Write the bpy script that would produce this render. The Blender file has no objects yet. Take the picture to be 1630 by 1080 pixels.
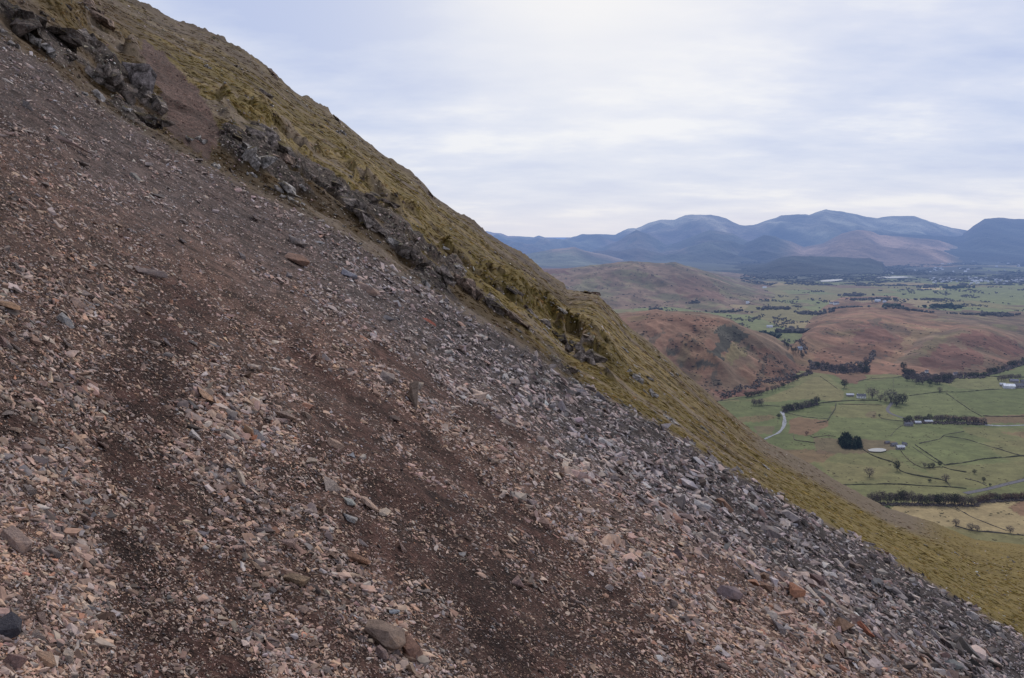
import bpy, bmesh, math, random
import numpy as np
from mathutils import Vector, Matrix

# ------------------------------------------------------------------ basics
F, CX, HY, EYE = 1300.0, 815.0, 370.0, 350.0      # focal length (photo pixels), principal column, horizon row, eye height
rng = np.random.default_rng(7)
random.seed(7)
scene = bpy.context.scene
COL = scene.collection

def link(o, parent=None):
    COL.objects.link(o)
    if parent is not None:
        o.parent = parent
    return o

def tag(o, label=None, cat=None, group=None, kind=None):
    if label: o['label'] = label
    if cat: o['category'] = cat
    if group: o['group'] = group
    if kind: o['kind'] = kind
    return o

def srgb(r, g, b):
    def f(c):
        c /= 255.0
        return c / 12.92 if c <= 0.04045 else ((c + 0.055) / 1.055) ** 2.4
    return np.array([f(r), f(g), f(b)])

# ------------------------------------------------------------------ noise
def _h(ix, iy, s):
    n = (ix.astype(np.int64) * 374761393 + iy.astype(np.int64) * 668265263 + s * 1442695041) & 0xffffffff
    n = ((n ^ (n >> 13)) * 1274126177) & 0xffffffff
    n = (n ^ (n >> 16)) & 0xffffffff
    return n / 4294967295.0

def vnoise(x, y, s=0):
    x = np.asarray(x, float); y = np.asarray(y, float)
    ix = np.floor(x); iy = np.floor(y)
    fx = x - ix; fy = y - iy
    ux = fx * fx * fx * (fx * (fx * 6 - 15) + 10); uy = fy * fy * fy * (fy * (fy * 6 - 15) + 10)
    a = _h(ix, iy, s); b = _h(ix + 1, iy, s); c = _h(ix, iy + 1, s); d = _h(ix + 1, iy + 1, s)
    return (a + (b - a) * ux + (c - a) * uy + (a - b - c + d) * ux * uy) * 2 - 1

def fbm(x, y, octv=4, s=0, gain=0.5):
    t = 0; a = 1; n = 0
    for k in range(octv):
        c, q = math.cos(k * 1.1 + .4), math.sin(k * 1.1 + .4)
        t = t + a * vnoise((x * c - y * q) * 2 ** k, (x * q + y * c) * 2 ** k, s + k * 17)
        n += a; a *= gain
    return t / n

def ridged(x, y, octv=4, s=0):
    t = 0; a = 1; n = 0
    for k in range(octv):
        t = t + a * (1 - np.abs(vnoise(x * 2 ** k + k * 3.1, y * 2 ** k - k * 1.7, s + k * 13)) * 2)
        n += a; a *= .5
    return t / n

def sst(a, b, x):
    t = np.clip((x - a) / (b - a), 0, 1)
    return t * t * (3 - 2 * t)

def lerp(a, b, t):
    t = np.asarray(t)[..., None]
    return a * (1 - t) + b * t

def inpoly(px, py, poly):
    px = np.asarray(px, float); py = np.asarray(py, float)
    r = np.zeros(px.shape, bool)
    n = len(poly)
    for i in range(n):
        x1, y1 = poly[i]; x2, y2 = poly[(i + 1) % n]
        if y1 == y2: continue
        c = ((y1 > py) != (y2 > py)) & (px < (x2 - x1) * (py - y1) / (y2 - y1) + x1)
        r ^= c
    return r

def seg_dist(px, py, line):
    """distance to a polyline, and the signed side of the nearest segment"""
    best = np.full(np.shape(px), 1e9); side = np.zeros(np.shape(px))
    for (x1, y1), (x2, y2) in zip(line[:-1], line[1:]):
        dx, dy = x2 - x1, y2 - y1
        t = np.clip(((px - x1) * dx + (py - y1) * dy) / (dx * dx + dy * dy), 0, 1)
        d = np.hypot(px - x1 - t * dx, py - y1 - t * dy)
        m = d < best
        best = np.where(m, d, best)
        side = np.where(m, np.sign((px - x1) * dy - (py - y1) * dx), side)
    return best, side

# ------------------------------------------------------------------ the shape of the fell side
def P(s):
    a = np.array([float(v) for v in s.replace(';', ',').split(',')]).reshape(-1, 2)
    return a[:, 0], a[:, 1]

SKY = P("-700,-520;-400,-330;0,-112;120,-45;200,0;287,40;340,57;400,90;430,113;470,150;497,167;540,193;580,226;620,257;667,287;690,313;750,353;783,380;845,421;904,463;935,464;951,468;977,494;1003,525;1041,553;1092,597;1138,639;1183,676;1224,706;1290,741;1343,773;1412,810;1487,833;1553,860;1630,868;1800,880;2400,900")
SKD = P("-700,95;0,115;300,130;600,150;850,165;904,176;940,170;960,176;1000,190;1130,240;1224,300;1300,380;1412,510;1487,640;1553,770;1630,880;1800,950;2400,1000")
BND = P("-700,-330;-300,-105;0,63;83,113;140,157;200,197;287,243;333,270;400,306;500,350;567,387;633,430;717,483;793,527;840,557;900,603;983,643;1067,690;1167,753;1267,807;1367,863;1433,900;1570,985;1630,1018;1900,1180;2600,1640")
BDD = P("-700,16;0,22;400,28;800,36;1200,45;1630,55;2600,70")
TILT = 0.66

def surf_H(bx, by):
    """height of the eye above the tilted plane at the edge of the scree"""
    D = np.interp(bx, *BDD)
    return (np.interp(bx, *BND) - HY - TILT * (bx - CX)) / F * D

def pchip_eval(xk, yk, x):
    """xk, yk: (K, N) knots for each point; x: (N,) -> monotone cubic value"""
    K = len(xk)
    h = [xk[i + 1] - xk[i] for i in range(K - 1)]
    d = [(yk[i + 1] - yk[i]) / h[i] for i in range(K - 1)]
    m = [d[0]]
    for i in range(1, K - 1):
        w1 = 2 * h[i] + h[i - 1]; w2 = h[i] + 2 * h[i - 1]
        p = d[i - 1] * d[i]
        with np.errstate(divide='ignore', invalid='ignore'):
            mm = (w1 + w2) / (w1 / d[i - 1] + w2 / d[i])
        m.append(np.where(p > 0, mm, 0))
    m.append(d[-1])
    out = np.array(yk[0], float)
    for i in range(K - 1):
        sel = x >= xk[i] if i else np.ones(x.shape, bool)
        t = np.clip((x - xk[i]) / h[i], 0, 1)
        v = (2 * t ** 3 - 3 * t * t + 1) * yk[i] + (t ** 3 - 2 * t * t + t) * h[i] * m[i] + (-2 * t ** 3 + 3 * t * t) * yk[i + 1] + (t ** 3 - t * t) * h[i] * m[i + 1]
        out = np.where(sel, v, out)
    return out

# crag band, brown chute etc. are laid out on the slope once, in (column, row) of the survey picture
def band_coords(px, py):
    b = np.interp(px, *BND); s = np.interp(px, *SKY)
    return (b - py) / np.maximum(b - s, 8.0)            # 0 at the scree edge, 1 at the skyline

LIP = [(470, 560), (560, 622), (640, 676), (700, 722), (760, 775), (850, 850), (960, 930), (1040, 990), (1110, 1060), (1180, 1130)]
LIP2 = [(330, 850), (400, 905), (470, 960), (560, 1040), (640, 1120)]
DIRT1 = [(215, 440), (330, 455), (345, 520), (300, 600), (330, 650), (290, 720), (320, 790), (350, 840), (345, 880), (380, 930), (400, 1000), (440, 1090), (430, 1200), (150, 1200), (150, 1060), (190, 960), (150, 900), (170, 800), (150, 700), (185, 560), (225, 500)]
DIRT2 = [(500, 640), (570, 650), (640, 690), (750, 765), (850, 855), (960, 935), (1040, 1000), (1090, 1090), (1150, 1200), (860, 1200), (780, 1090), (700, 985), (640, 925), (560, 860), (530, 800), (510, 740)]
DIRT3 = [(0, 640), (90, 650), (110, 720), (60, 730), (0, 700)]
CHUTE = [(225, 60), (262, 85), (300, 125), (330, 165), (352, 205), (345, 232), (330, 255), (300, 235), (272, 212), (262, 170), (245, 120), (222, 85)]

def mid_H(px, Y):
    Yb = np.interp(px, *BDD); Hb = surf_H(px, 0)
    t = np.clip(Y / Yb, 0, 1)
    return 1.58 + (Hb - 1.58) * t ** 1.25

def fell(X, Y, rough=True):
    X = np.asarray(X, float); Y = np.asarray(Y, float)
    Ye = np.maximum(Y, 0.7)
    px = np.clip(CX + F * X / Ye, -690, 2390)
    Yb = np.interp(px, *BDD); by = np.interp(px, *BND); sy = np.interp(px, *SKY); sd = np.interp(px, *SKD)
    near = EYE - TILT * X - mid_H(px, Y)
    L = np.log
    r = sd / Yb
    k = [Yb, Yb * r ** .33, Yb * r ** .66, sd, sd * 1.3, sd * 2.2, sd * 5]
    yk = [by, by + (sy - by) * .46, by + (sy - by) * .78, sy, sy + 22, sy + 150, sy + 600]
    lx = [L(a) for a in k]
    py = pchip_eval(lx, yk, L(np.maximum(Ye, Yb)))
    far = EYE - (py - HY) / F * Ye
    z = np.where(Y < Yb, near, far)
    if rough:
        u = np.clip((L(np.maximum(Ye, Yb)) - L(Yb)) / (L(sd) - L(Yb)), 0, 1.4)
        g = sst(0.0, .12, u)
        # along-slope hummocks and terracettes on the grass
        z = z + g * (np.minimum(Y, 260) / 100) * (.38 * fbm(X / 9, Y / 14, 4, 3) + .16 * fbm(X / 1.7, Y / 3.2, 3, 5))
        # rock band just above the scree
        rb = sst(0, .1, u) * (1 - sst(.42, .7, u)) * (1 - sst(780, 900, px))
        z = z + rb * (.5 * ridged(X / 5, Y / 7, 4, 11) + .25 * ridged(X / 1.6, Y / 2.6, 3, 12))
        rk = rock_mask(X, Y, px, u)
        q = fbm(X / 2.2 + Y / 9, Y / 3.4, 3, 14) * 3.2
        z = z + rk * np.clip(Y / 45, .4, 2) * (.55 + .45 * (np.floor(q) + sst(.55, 1, q - np.floor(q))) * .5 + .22 * ridged(X / .7, Y / 1.3, 2, 15))
        # scree: shallow furrows running down the slope, small ledges
        sc = 1 - g
        z = z + sc * np.clip(Y / 6, .25, 3) * (.085 * fbm(X / 4.5, Y / .75, 4, 21) + .022 * fbm(X / .9, Y / .5, 2, 23) + .010 * fbm(X / .3, Y / .25, 2, 22))
        for ln, amp in ((LIP, .17), (LIP2, .10)):
            pts = []
            for (a, b) in ln:
                yy = lip_Y(a, b); pts.append(((a - CX) / F * yy, yy))
            d, sd_ = seg_dist(X, Y, pts)
            step = np.where(sd_ < 0, -1.0, 1.0)
            z = z + sc * amp * np.where(step > 0, .55 * np.exp(-d / .18), -np.exp(-(d / .75) ** 2) * sst(0, .06, d))
    return z

def rock_mask(X, Y, px, u):
    c = .20 + .06 * fbm(px / 60, px * 0, 2, 16)
    band = sst(.02, .10, u) * (1 - sst(c + .22, c + .42, u)) * (1 - sst(930, 1010, px))
    gap = sst(212, 240, px) * (1 - sst(345, 362, px))
    n = fbm(X / 4.5, Y / 9, 3, 17) + .5 * fbm(X / 1.5, Y / 3.5, 3, 18)
    a = band * (1 - .9 * gap) * sst(.10, .26, n + .06 + .30 * fbm(X / 11, Y / 15, 2, 20))
    sky = sst(.86, .97, u) * (1 - sst(1.0, 1.1, u)) * sst(.12, .3, fbm(X / 6, Y / 12, 3, 19)) * (px < 900) * .45
    return np.maximum(a, sky)

def lip_Y(px, py):
    """depth of the plain scree plane seen at a row (fixed point iteration)"""
    Y = 3.0
    for _ in range(30):
        Y = F * float(mid_H(np.array([px]), np.array([Y]))[0]) / max(py - HY - TILT * (px - CX), 20)
    return Y

# lookup table: for columns, depth at which a row is met on the fell
TX = np.arange(-600, 2300, 4.0)
TY = np.exp(np.linspace(math.log(.9), math.log(1000), 900))
_U = (TX[:, None] - CX) / F
_Z = fell(_U * TY[None, :], np.broadcast_to(TY[None, :], (len(TX), len(TY))))
TPY = HY + (EYE - _Z) / TY[None, :] * F
TPYM = np.minimum.accumulate(TPY, axis=1)
_AMIN = TPY.argmin(axis=1)

def fell_at(px, py):
    """depth Y where the sight line of (px,py) first meets the fell (nan when it passes over it)"""
    px = np.atleast_1d(np.asarray(px, float)); py = np.atleast_1d(np.asarray(py, float))
    ci = np.clip(((px - TX[0]) / 4.0), 0, len(TX) - 1.01)
    out = np.full(px.shape, np.nan)
    c0 = ci.astype(int); fr = ci - c0
    for c in np.unique(c0):
        m = c0 == c
        n = _AMIN[c] + 1
        rows = TPYM[c, :n][::-1]; ys = np.log(TY[:n][::-1])
        n1 = _AMIN[c + 1] + 1
        rows1 = TPYM[c + 1, :n1][::-1]; ys1 = np.log(TY[:n1][::-1])
        a = np.interp(py[m], rows, ys); b = np.interp(py[m], rows1, ys1)
        v = np.exp(a * (1 - fr[m]) + b * fr[m])
        v[py[m] < rows[0]] = np.nan
        out[m] = v
    return out

def fell_pt(px, py):
    Y = float(fell_at(px, py)[0]); X = (px - CX) / F * Y
    return X, Y, float(fell(np.array([X]), np.array([Y]))[0])

def normals(X, Y, e):
    zx = (fell(X + e, Y) - fell(X - e, Y)) / (2 * e)
    zy = (fell(X, Y + e) - fell(X, Y - e)) / (2 * e)
    n = np.stack([-zx, -zy, np.ones_like(zx)], -1)
    return n / np.linalg.norm(n, axis=-1, keepdims=True)

# ------------------------------------------------------------------ masks over the slope
def aniso(px, py, la, lb, octv, seed):
    """noise drawn out along the fall line"""
    a = px * .84 + py * .54; b = -px * .54 + py * .84
    return fbm(a / la, b / lb, octv, seed)

def dirt_mask(px, py):
    wx = px + 34 * fbm(px / 60, py / 60, 3, 41) + 14 * fbm(px / 14, py / 14, 2, 42)
    wy = py + 30 * fbm(px / 60, py / 60, 3, 43) + 14 * fbm(px / 14, py / 14, 2, 44)
    m = np.zeros(np.shape(px))
    for p, w in ((DIRT1, .85), (DIRT2, .68), (DIRT3, .6)):
        q = 0
        for k in range(9):
            r = 42 * math.sqrt((k + .5) / 9); q = q + inpoly(wx + r * math.cos(k * 2.4), wy + r * math.sin(k * 2.4), p)
        m = np.maximum(m, sst(.1, 1.0, q / 9.0) * w)
    n = aniso(px, py, 130, 30, 4, 47)
    zone = sst(430, 560, py - .1 * px) * (1 - sst(0, 160, py - (640 + .62 * (px - 420))) * 0) * sst(0, 1, (py - (360 + .62 * px)) / 150)
    patch = sst(-.02, .35, n) * zone
    m = m * (.72 + .5 * sst(-.25, .15, n)) + .38 * patch * (1 - m) * (1 - .75 * np.exp(-(seg_dist(px, py, RIB)[0] / 100) ** 2))
    # earthy scars under the small ledges
    for ln, w in ((LIP, 16), (LIP2, 12), ([(600, 560), (720, 640), (830, 700)], 9), ([(700, 930), (800, 1000), (900, 1080)], 14)):
        d, sd_ = seg_dist(px, py, ln)
        m = np.maximum(m, .95 * np.exp(-(d / (w * (1.15 + .8 * fbm(px / 25, py / 25, 2, 49)))) ** 2))
    return np.clip(m, 0, 1)

RIB = [(210, 300), (480, 490), (700, 630), (900, 750), (1100, 910), (1260, 1090)]
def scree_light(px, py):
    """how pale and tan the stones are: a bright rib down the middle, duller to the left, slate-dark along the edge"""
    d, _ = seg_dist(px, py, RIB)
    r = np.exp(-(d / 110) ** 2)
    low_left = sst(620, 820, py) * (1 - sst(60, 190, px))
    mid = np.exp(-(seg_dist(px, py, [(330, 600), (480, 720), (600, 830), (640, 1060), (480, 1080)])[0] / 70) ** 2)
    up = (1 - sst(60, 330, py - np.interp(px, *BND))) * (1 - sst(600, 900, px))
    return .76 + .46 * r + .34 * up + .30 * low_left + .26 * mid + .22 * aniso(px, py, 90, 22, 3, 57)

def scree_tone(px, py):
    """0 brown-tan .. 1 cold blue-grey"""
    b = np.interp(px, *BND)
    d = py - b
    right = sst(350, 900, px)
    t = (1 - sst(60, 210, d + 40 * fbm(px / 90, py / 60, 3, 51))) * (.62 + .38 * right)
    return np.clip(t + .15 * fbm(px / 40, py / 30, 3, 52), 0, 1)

# ------------------------------------------------------------------ materials
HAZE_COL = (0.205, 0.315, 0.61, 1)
def new_mat(name):
    m = bpy.data.materials.new(name); m.use_nodes = True
    nt = m.node_tree; nt.nodes.clear()
    out = nt.nodes.new('ShaderNodeOutputMaterial')
    b = nt.nodes.new('ShaderNodeBsdfPrincipled')
    b.inputs['Roughness'].default_value = .95
    b.inputs['Specular IOR Level'].default_value = .15
    nt.links.new(b.outputs[0], out.inputs[0])
    return m, nt, b, out

def N(nt, typ, **kw):
    n = nt.nodes.new(typ)
    for k, v in kw.items():
        if k in n.inputs: n.inputs[k].default_value = v
        else: setattr(n, k, v)
    return n

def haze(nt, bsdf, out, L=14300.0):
    """aerial haze painted on surfaces: blue emission mixed in, stronger away from the viewpoint"""
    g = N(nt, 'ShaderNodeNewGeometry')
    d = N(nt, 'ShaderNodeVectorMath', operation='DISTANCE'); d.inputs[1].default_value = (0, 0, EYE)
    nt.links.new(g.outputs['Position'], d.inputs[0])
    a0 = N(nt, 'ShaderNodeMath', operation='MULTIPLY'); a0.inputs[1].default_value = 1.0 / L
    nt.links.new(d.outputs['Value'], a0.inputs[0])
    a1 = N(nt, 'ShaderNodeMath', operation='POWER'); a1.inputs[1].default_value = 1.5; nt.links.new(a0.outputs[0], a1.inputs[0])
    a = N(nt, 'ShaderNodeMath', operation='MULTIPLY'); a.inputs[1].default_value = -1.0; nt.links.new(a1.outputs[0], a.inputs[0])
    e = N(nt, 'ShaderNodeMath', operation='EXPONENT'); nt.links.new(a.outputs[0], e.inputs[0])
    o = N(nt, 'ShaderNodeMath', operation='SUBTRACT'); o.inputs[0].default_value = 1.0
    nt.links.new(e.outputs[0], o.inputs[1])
    em = N(nt, 'ShaderNodeEmission'); em.inputs[0].default_value = HAZE_COL  # stands in for scattered light in the air, emitted by the surface itself
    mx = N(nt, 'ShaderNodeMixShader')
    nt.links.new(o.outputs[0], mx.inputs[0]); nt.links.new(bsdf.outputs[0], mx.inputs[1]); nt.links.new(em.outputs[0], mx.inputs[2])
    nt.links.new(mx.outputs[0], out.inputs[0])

def mixc(nt, a, b, fac, mode='MIX'):
    m = nt.nodes.new('ShaderNodeMix'); m.data_type = 'RGBA'; m.blend_type = mode
    for sock, v in ((m.inputs[6], a), (m.inputs[7], b), (m.inputs[0], fac)):
        if hasattr(v, 'is_linked') or hasattr(v, 'links'): nt.links.new(v, sock)
        elif isinstance(v, (int, float)): sock.default_value = v
        else: sock.default_value = tuple(v) + ((1,) if len(v) == 3 else ())
    return m.outputs[2]

def ramp(nt, fac, stops):
    r = nt.nodes.new('ShaderNodeValToRGB')
    el = r.color_ramp.elements
    while len(el) < len(stops): el.new(0.5)
    for e, (p, c) in zip(el, stops):
        e.position = p; e.color = (c, c, c, 1) if isinstance(c, (int, float)) else tuple(c) + (1,)
    nt.links.new(fac, r.inputs[0])
    return r.outputs[0]

def objpos(nt, scale=(1, 1, 1)):
    g = nt.nodes.new('ShaderNodeNewGeometry')
    mp = nt.nodes.new('ShaderNodeMapping'); mp.inputs['Scale'].default_value = scale
    nt.links.new(g.outputs['Position'], mp.inputs[0])
    return mp.outputs[0]

def noise_n(nt, vec, scale, detail=4, rough=.6):
    n = N(nt, 'ShaderNodeTexNoise', Scale=scale, Detail=detail, Roughness=rough)
    nt.links.new(vec, n.inputs['Vector'])
    return n

def attr(nt, name='Col'):
    a = nt.nodes.new('ShaderNodeAttribute'); a.attribute_name = name
    return a

def bump(nt, b, h, strength, dist, prev=None):
    n = N(nt, 'ShaderNodeBump'); n.inputs['Strength'].default_value = strength; n.inputs['Distance'].default_value = dist
    nt.links.new(h, n.inputs['Height'])
    if prev is not None: nt.links.new(prev, n.inputs['Normal'])
    nt.links.new(n.outputs[0], b.inputs['Normal'])
    return n.outputs[0]

# fell ground: painted weights (grass / soil / gravel base colour in Col), pebbles and tufts as texture detail
def mat_fell():
    m, nt, b, out = new_mat('fell_ground')
    a = attr(nt); w = attr(nt, 'Grass')
    pos = objpos(nt)
    n1 = noise_n(nt, pos, 7, 5, .7); n2 = noise_n(nt, pos, 45, 4, .7); n3 = noise_n(nt, pos, 1.3, 4, .65)
    v1 = N(nt, 'ShaderNodeTexVoronoi', Scale=70.0); nt.links.new(pos, v1.inputs['Vector'])
    v2 = N(nt, 'ShaderNodeTexVoronoi', Scale=22.0); nt.links.new(pos, v2.inputs['Vector'])
    v3 = N(nt, 'ShaderNodeTexVoronoi', Scale=6.0); nt.links.new(pos, v3.inputs['Vector'])
    grit = mixc(nt, v1.outputs['Color'], v2.outputs['Color'], .5)
    grit = mixc(nt, grit, v3.outputs['Color'], .4)
    bw = N(nt, 'ShaderNodeRGBToBW'); nt.links.new(grit, bw.inputs[0])
    k = ramp(nt, bw.outputs[0], [(0.25, .35), (.5, .9), (.75, 1.8)])
    c1 = mixc(nt, a.outputs['Color'], k, 1.0, 'MULTIPLY')
    k2 = ramp(nt, n2.outputs['Fac'], [(.3, .55), (.7, 1.4)])
    c1 = mixc(nt, c1, k2, .8, 'MULTIPLY')
    gk = ramp(nt, n1.outputs['Fac'], [(.3, .55), (.55, 1.0), (.75, 1.35)])
    c2 = mixc(nt, a.outputs['Color'], gk, .8, 'MULTIPLY')
    gk3 = ramp(nt, n3.outputs['Fac'], [(.3, .7), (.7, 1.25)])
    c2 = mixc(nt, c2, gk3, .8, 'MULTIPLY')
    c = mixc(nt, c1, c2, w.outputs['Fac'])
    rk = attr(nt, 'Rock'); nr = noise_n(nt, pos, 2.6, 8, .72); rv = N(nt, 'ShaderNodeTexVoronoi', Scale=1.9); rv.feature = 'DISTANCE_TO_EDGE'
    wv = N(nt, 'ShaderNodeVectorMath', operation='ADD'); nt.links.new(pos, wv.inputs[0]); nt.links.new(noise_n(nt, pos, .8, 3, .6).outputs['Color'], wv.inputs[1]); nt.links.new(wv.outputs[0], rv.inputs['Vector'])
    kr = ramp(nt, nr.outputs['Fac'], [(.36, .22), (.49, .85), (.6, 1.5), (.7, 2.3)]); ke = ramp(nt, rv.outputs['Distance'], [(0, .25), (.07, 1.0)])
    cr = mixc(nt, mixc(nt, a.outputs['Color'], kr, 1.0, 'MULTIPLY'), ke, .8, 'MULTIPLY')
    c = mixc(nt, c, cr, rk.outputs['Fac'])
    nt.links.new(c, b.inputs['Base Color'])
    p = bump(nt, b, n2.outputs['Fac'], .5, .012)
    p = bump(nt, b, v1.outputs['Distance'], .7, .012, p)
    p = bump(nt, b, n1.outputs['Fac'], .5, .06, p)
    hr = N(nt, 'ShaderNodeMath', operation='MULTIPLY'); nt.links.new(nr.outputs['Fac'], hr.inputs[0]); nt.links.new(rk.outputs['Fac'], hr.inputs[1])
    p = bump(nt, b, hr.outputs[0], 1.0, .7, p)
    return m

def mat_stone(name, fine=30.0, big=6.0, d=.01):
    m, nt, b, out = new_mat(name)
    a = attr(nt)
    tc = nt.nodes.new('ShaderNodeTexCoord')
    n1 = noise_n(nt, tc.outputs['Object'], fine, 5, .7); n2 = noise_n(nt, tc.outputs['Object'], big, 4, .6)
    k = ramp(nt, n1.outputs['Fac'], [(.3, .6), (.5, 1.0), (.72, 1.35)])
    c = mixc(nt, a.outputs['Color'], k, .8, 'MULTIPLY')
    k2 = ramp(nt, n2.outputs['Fac'], [(.32, (.70, .68, .70)), (.52, (1, 1, 1)), (.7, (1.25, 1.1, .95))])
    c = mixc(nt, c, k2, .8, 'MULTIPLY')
    nt.links.new(c, b.inputs['Base Color'])
    bump(nt, b, n1.outputs['Fac'], .7, d)
    return m

def mat_vcol(name, rough=.95, translucent=False):
    m, nt, b, out = new_mat(name)
    a = attr(nt); pos = objpos(nt); n1 = noise_n(nt, pos, 12, 4, .65)
    k = ramp(nt, n1.outputs['Fac'], [(.3, .75), (.7, 1.25)])
    c = mixc(nt, a.outputs['Color'], k, 1.0, 'MULTIPLY')
    nt.links.new(c, b.inputs['Base Color']); b.inputs['Roughness'].default_value = rough
    tr = nt.nodes.new('ShaderNodeBsdfTranslucent'); nt.links.new(c, tr.inputs[0])
    mx = nt.nodes.new('ShaderNodeMixShader'); mx.inputs[0].default_value = .6
    nt.links.new(b.outputs[0], mx.inputs[1]); nt.links.new(tr.outputs[0], mx.inputs[2]); nt.links.new(mx.outputs[0], out.inputs[0])
    return m

def mat_crag():
    m, nt, b, out = new_mat('crag_rock')
    a = attr(nt); pos = objpos(nt)
    warp = noise_n(nt, pos, .9, 3, .6)
    n1 = noise_n(nt, pos, 3.0, 7, .72); n2 = noise_n(nt, pos, 14, 5, .7); n3 = noise_n(nt, pos, 1.1, 3, .5)
    v = N(nt, 'ShaderNodeTexVoronoi', Scale=2.6); v.feature = 'DISTANCE_TO_EDGE'
    av = N(nt, 'ShaderNodeVectorMath', operation='ADD'); nt.links.new(pos, av.inputs[0]); nt.links.new(warp.outputs['Color'], av.inputs[1])
    nt.links.new(av.outputs[0], v.inputs['Vector'])
    k = ramp(nt, n1.outputs['Fac'], [(.34, .20), (.48, .75), (.58, 1.25), (.70, 2.4)])
    c = mixc(nt, a.outputs['Color'], k, 1.0, 'MULTIPLY')
    kk = ramp(nt, v.outputs['Distance'], [(0, .3), (.05, 1.0)])
    c = mixc(nt, c, kk, .75, 'MULTIPLY')
    wave = N(nt, 'ShaderNodeTexWave', Scale=.9, Distortion=5.0, Detail=4.0); wave.inputs['Detail Scale'].default_value = 1.6; wave.bands_direction = 'DIAGONAL'
    wm = nt.nodes.new('ShaderNodeMapping'); wm.inputs['Rotation'].default_value = (.5, 1.1, .3); nt.links.new(pos, wm.inputs[0]); nt.links.new(wm.outputs[0], wave.inputs['Vector'])
    kw = ramp(nt, wave.outputs['Fac'], [(.0, .28), (.16, 1.0)])
    c = mixc(nt, c, kw, .8, 'MULTIPLY')
    li = ramp(nt, n2.outputs['Fac'], [(.56, 0.0), (.64, 1.0)])
    li2 = N(nt, 'ShaderNodeMath', operation='MULTIPLY'); nt.links.new(li, li2.inputs[0]); li2.inputs[1].default_value = .45
    c = mixc(nt, c, (.30, .30, .27), li2.outputs[0])
    # moss and soil on the upward ledges
    g = nt.nodes.new('ShaderNodeNewGeometry'); sx = nt.nodes.new('ShaderNodeSeparateXYZ'); nt.links.new(g.outputs['Normal'], sx.inputs[0])
    up = ramp(nt, sx.outputs['Z'], [(.72, 0.0), (.86, 1.0)])
    mm = ramp(nt, n3.outputs['Fac'], [(.44, 0.0), (.52, 1.0)])
    mu = N(nt, 'ShaderNodeMath', operation='MULTIPLY'); nt.links.new(up, mu.inputs[0]); nt.links.new(mm, mu.inputs[1])
    c = mixc(nt, c, (.095, .072, .024), mu.outputs[0])
    nt.links.new(c, b.inputs['Base Color'])
    p = bump(nt, b, v.outputs['Distance'], .6, .12)
    p = bump(nt, b, wave.outputs['Fac'], .6, .15, p)
    p = bump(nt, b, n1.outputs['Fac'], .8, .18, p)
    p = bump(nt, b, n2.outputs['Fac'], .5, .04, p)
    return m

# ------------------------------------------------------------------ mesh helpers
def mesh_np(name, verts, faces_flat, sizes, mat, cols=None, smooth=False, extra=None):
    me = bpy.data.meshes.new(name)
    me.vertices.add(len(verts)); me.vertices.foreach_set('co', np.ascontiguousarray(verts, np.float32).ravel())
    me.loops.add(len(faces_flat)); me.loops.foreach_set('vertex_index', np.ascontiguousarray(faces_flat, np.int32))
    st = np.zeros(len(sizes), np.int32); st[1:] = np.cumsum(sizes)[:-1]
    me.polygons.add(len(sizes)); me.polygons.foreach_set('loop_start', st)
    me.polygons.foreach_set('loop_total', np.ascontiguousarray(sizes, np.int32))
    me.polygons.foreach_set('use_smooth', np.full(len(sizes), smooth, bool))
    me.update(calc_edges=True)
    if cols is not None:
        ca = me.color_attributes.new('Col', 'FLOAT_COLOR', 'POINT')
        c4 = np.ones((len(verts), 4), np.float32); c4[:, :3] = cols
        ca.data.foreach_set('color', c4.ravel())
    for k, v in (extra or {}).items():
        at = me.attributes.new(k, 'FLOAT', 'POINT'); at.data.foreach_set('value', np.ascontiguousarray(v, np.float32))
    me.materials.append(mat)
    return me

def grid_mesh(name, X, Y, Z, mat, cols, extra=None):
    n, m = X.shape
    idx = np.arange(n * m).reshape(n, m)
    q = np.stack([idx[:-1, :-1], idx[1:, :-1], idx[1:, 1:], idx[:-1, 1:]], -1).reshape(-1, 4)
    v = np.stack([X, Y, Z], -1).reshape(-1, 3)
    ex = {k: a.ravel() for k, a in (extra or {}).items()}
    return mesh_np(name, v, q.ravel(), np.full(len(q), 4), mat, cols.reshape(-1, 3), True, ex)

def hull_stone(seed, npts=11, flat=(1, .68, .42), boxy=.5):
    r = random.Random(seed)
    bm = bmesh.new()
    for _ in range(npts):
        v = Vector((r.uniform(-1, 1), r.uniform(-1, 1), r.uniform(-1, 1)))
        n = v.normalized(); m = max(abs(v.x), abs(v.y), abs(v.z))
        v = n.lerp(v / m, boxy) * r.uniform(.75, 1.0)
        bm.verts.new((v.x * flat[0], v.y * flat[1], v.z * flat[2]))
    res = bmesh.ops.convex_hull(bm, input=bm.verts)
    bmesh.ops.delete(bm, geom=[g for g in res['geom_interior'] if isinstance(g, bmesh.types.BMVert)], context='VERTS')
    bmesh.ops.triangulate(bm, faces=bm.faces)
    bmesh.ops.recalc_face_normals(bm, faces=bm.faces)
    bm.verts.ensure_lookup_table(); bm.verts.index_update()
    V = np.array([v.co[:] for v in bm.verts]); T = np.array([[v.index for v in f.verts] for f in bm.faces])
    bm.free()
    V = V / np.abs(V[:, 0]).max()
    return V, T

def frames(n, ang):
    """rotation matrices whose z is n and whose x is turned by ang from the fall line"""
    down = np.stack([np.ones(len(n)), np.zeros(len(n)), np.zeros(len(n))], -1)
    t = down - (down * n).sum(-1, keepdims=True) * n
    t /= np.linalg.norm(t, axis=-1, keepdims=True)
    s = np.cross(n, t)
    c, q = np.cos(ang)[:, None], np.sin(ang)[:, None]
    x = t * c + s * q; y = -t * q + s * c
    return np.stack([x, y, n], -1)                        # columns

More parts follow.
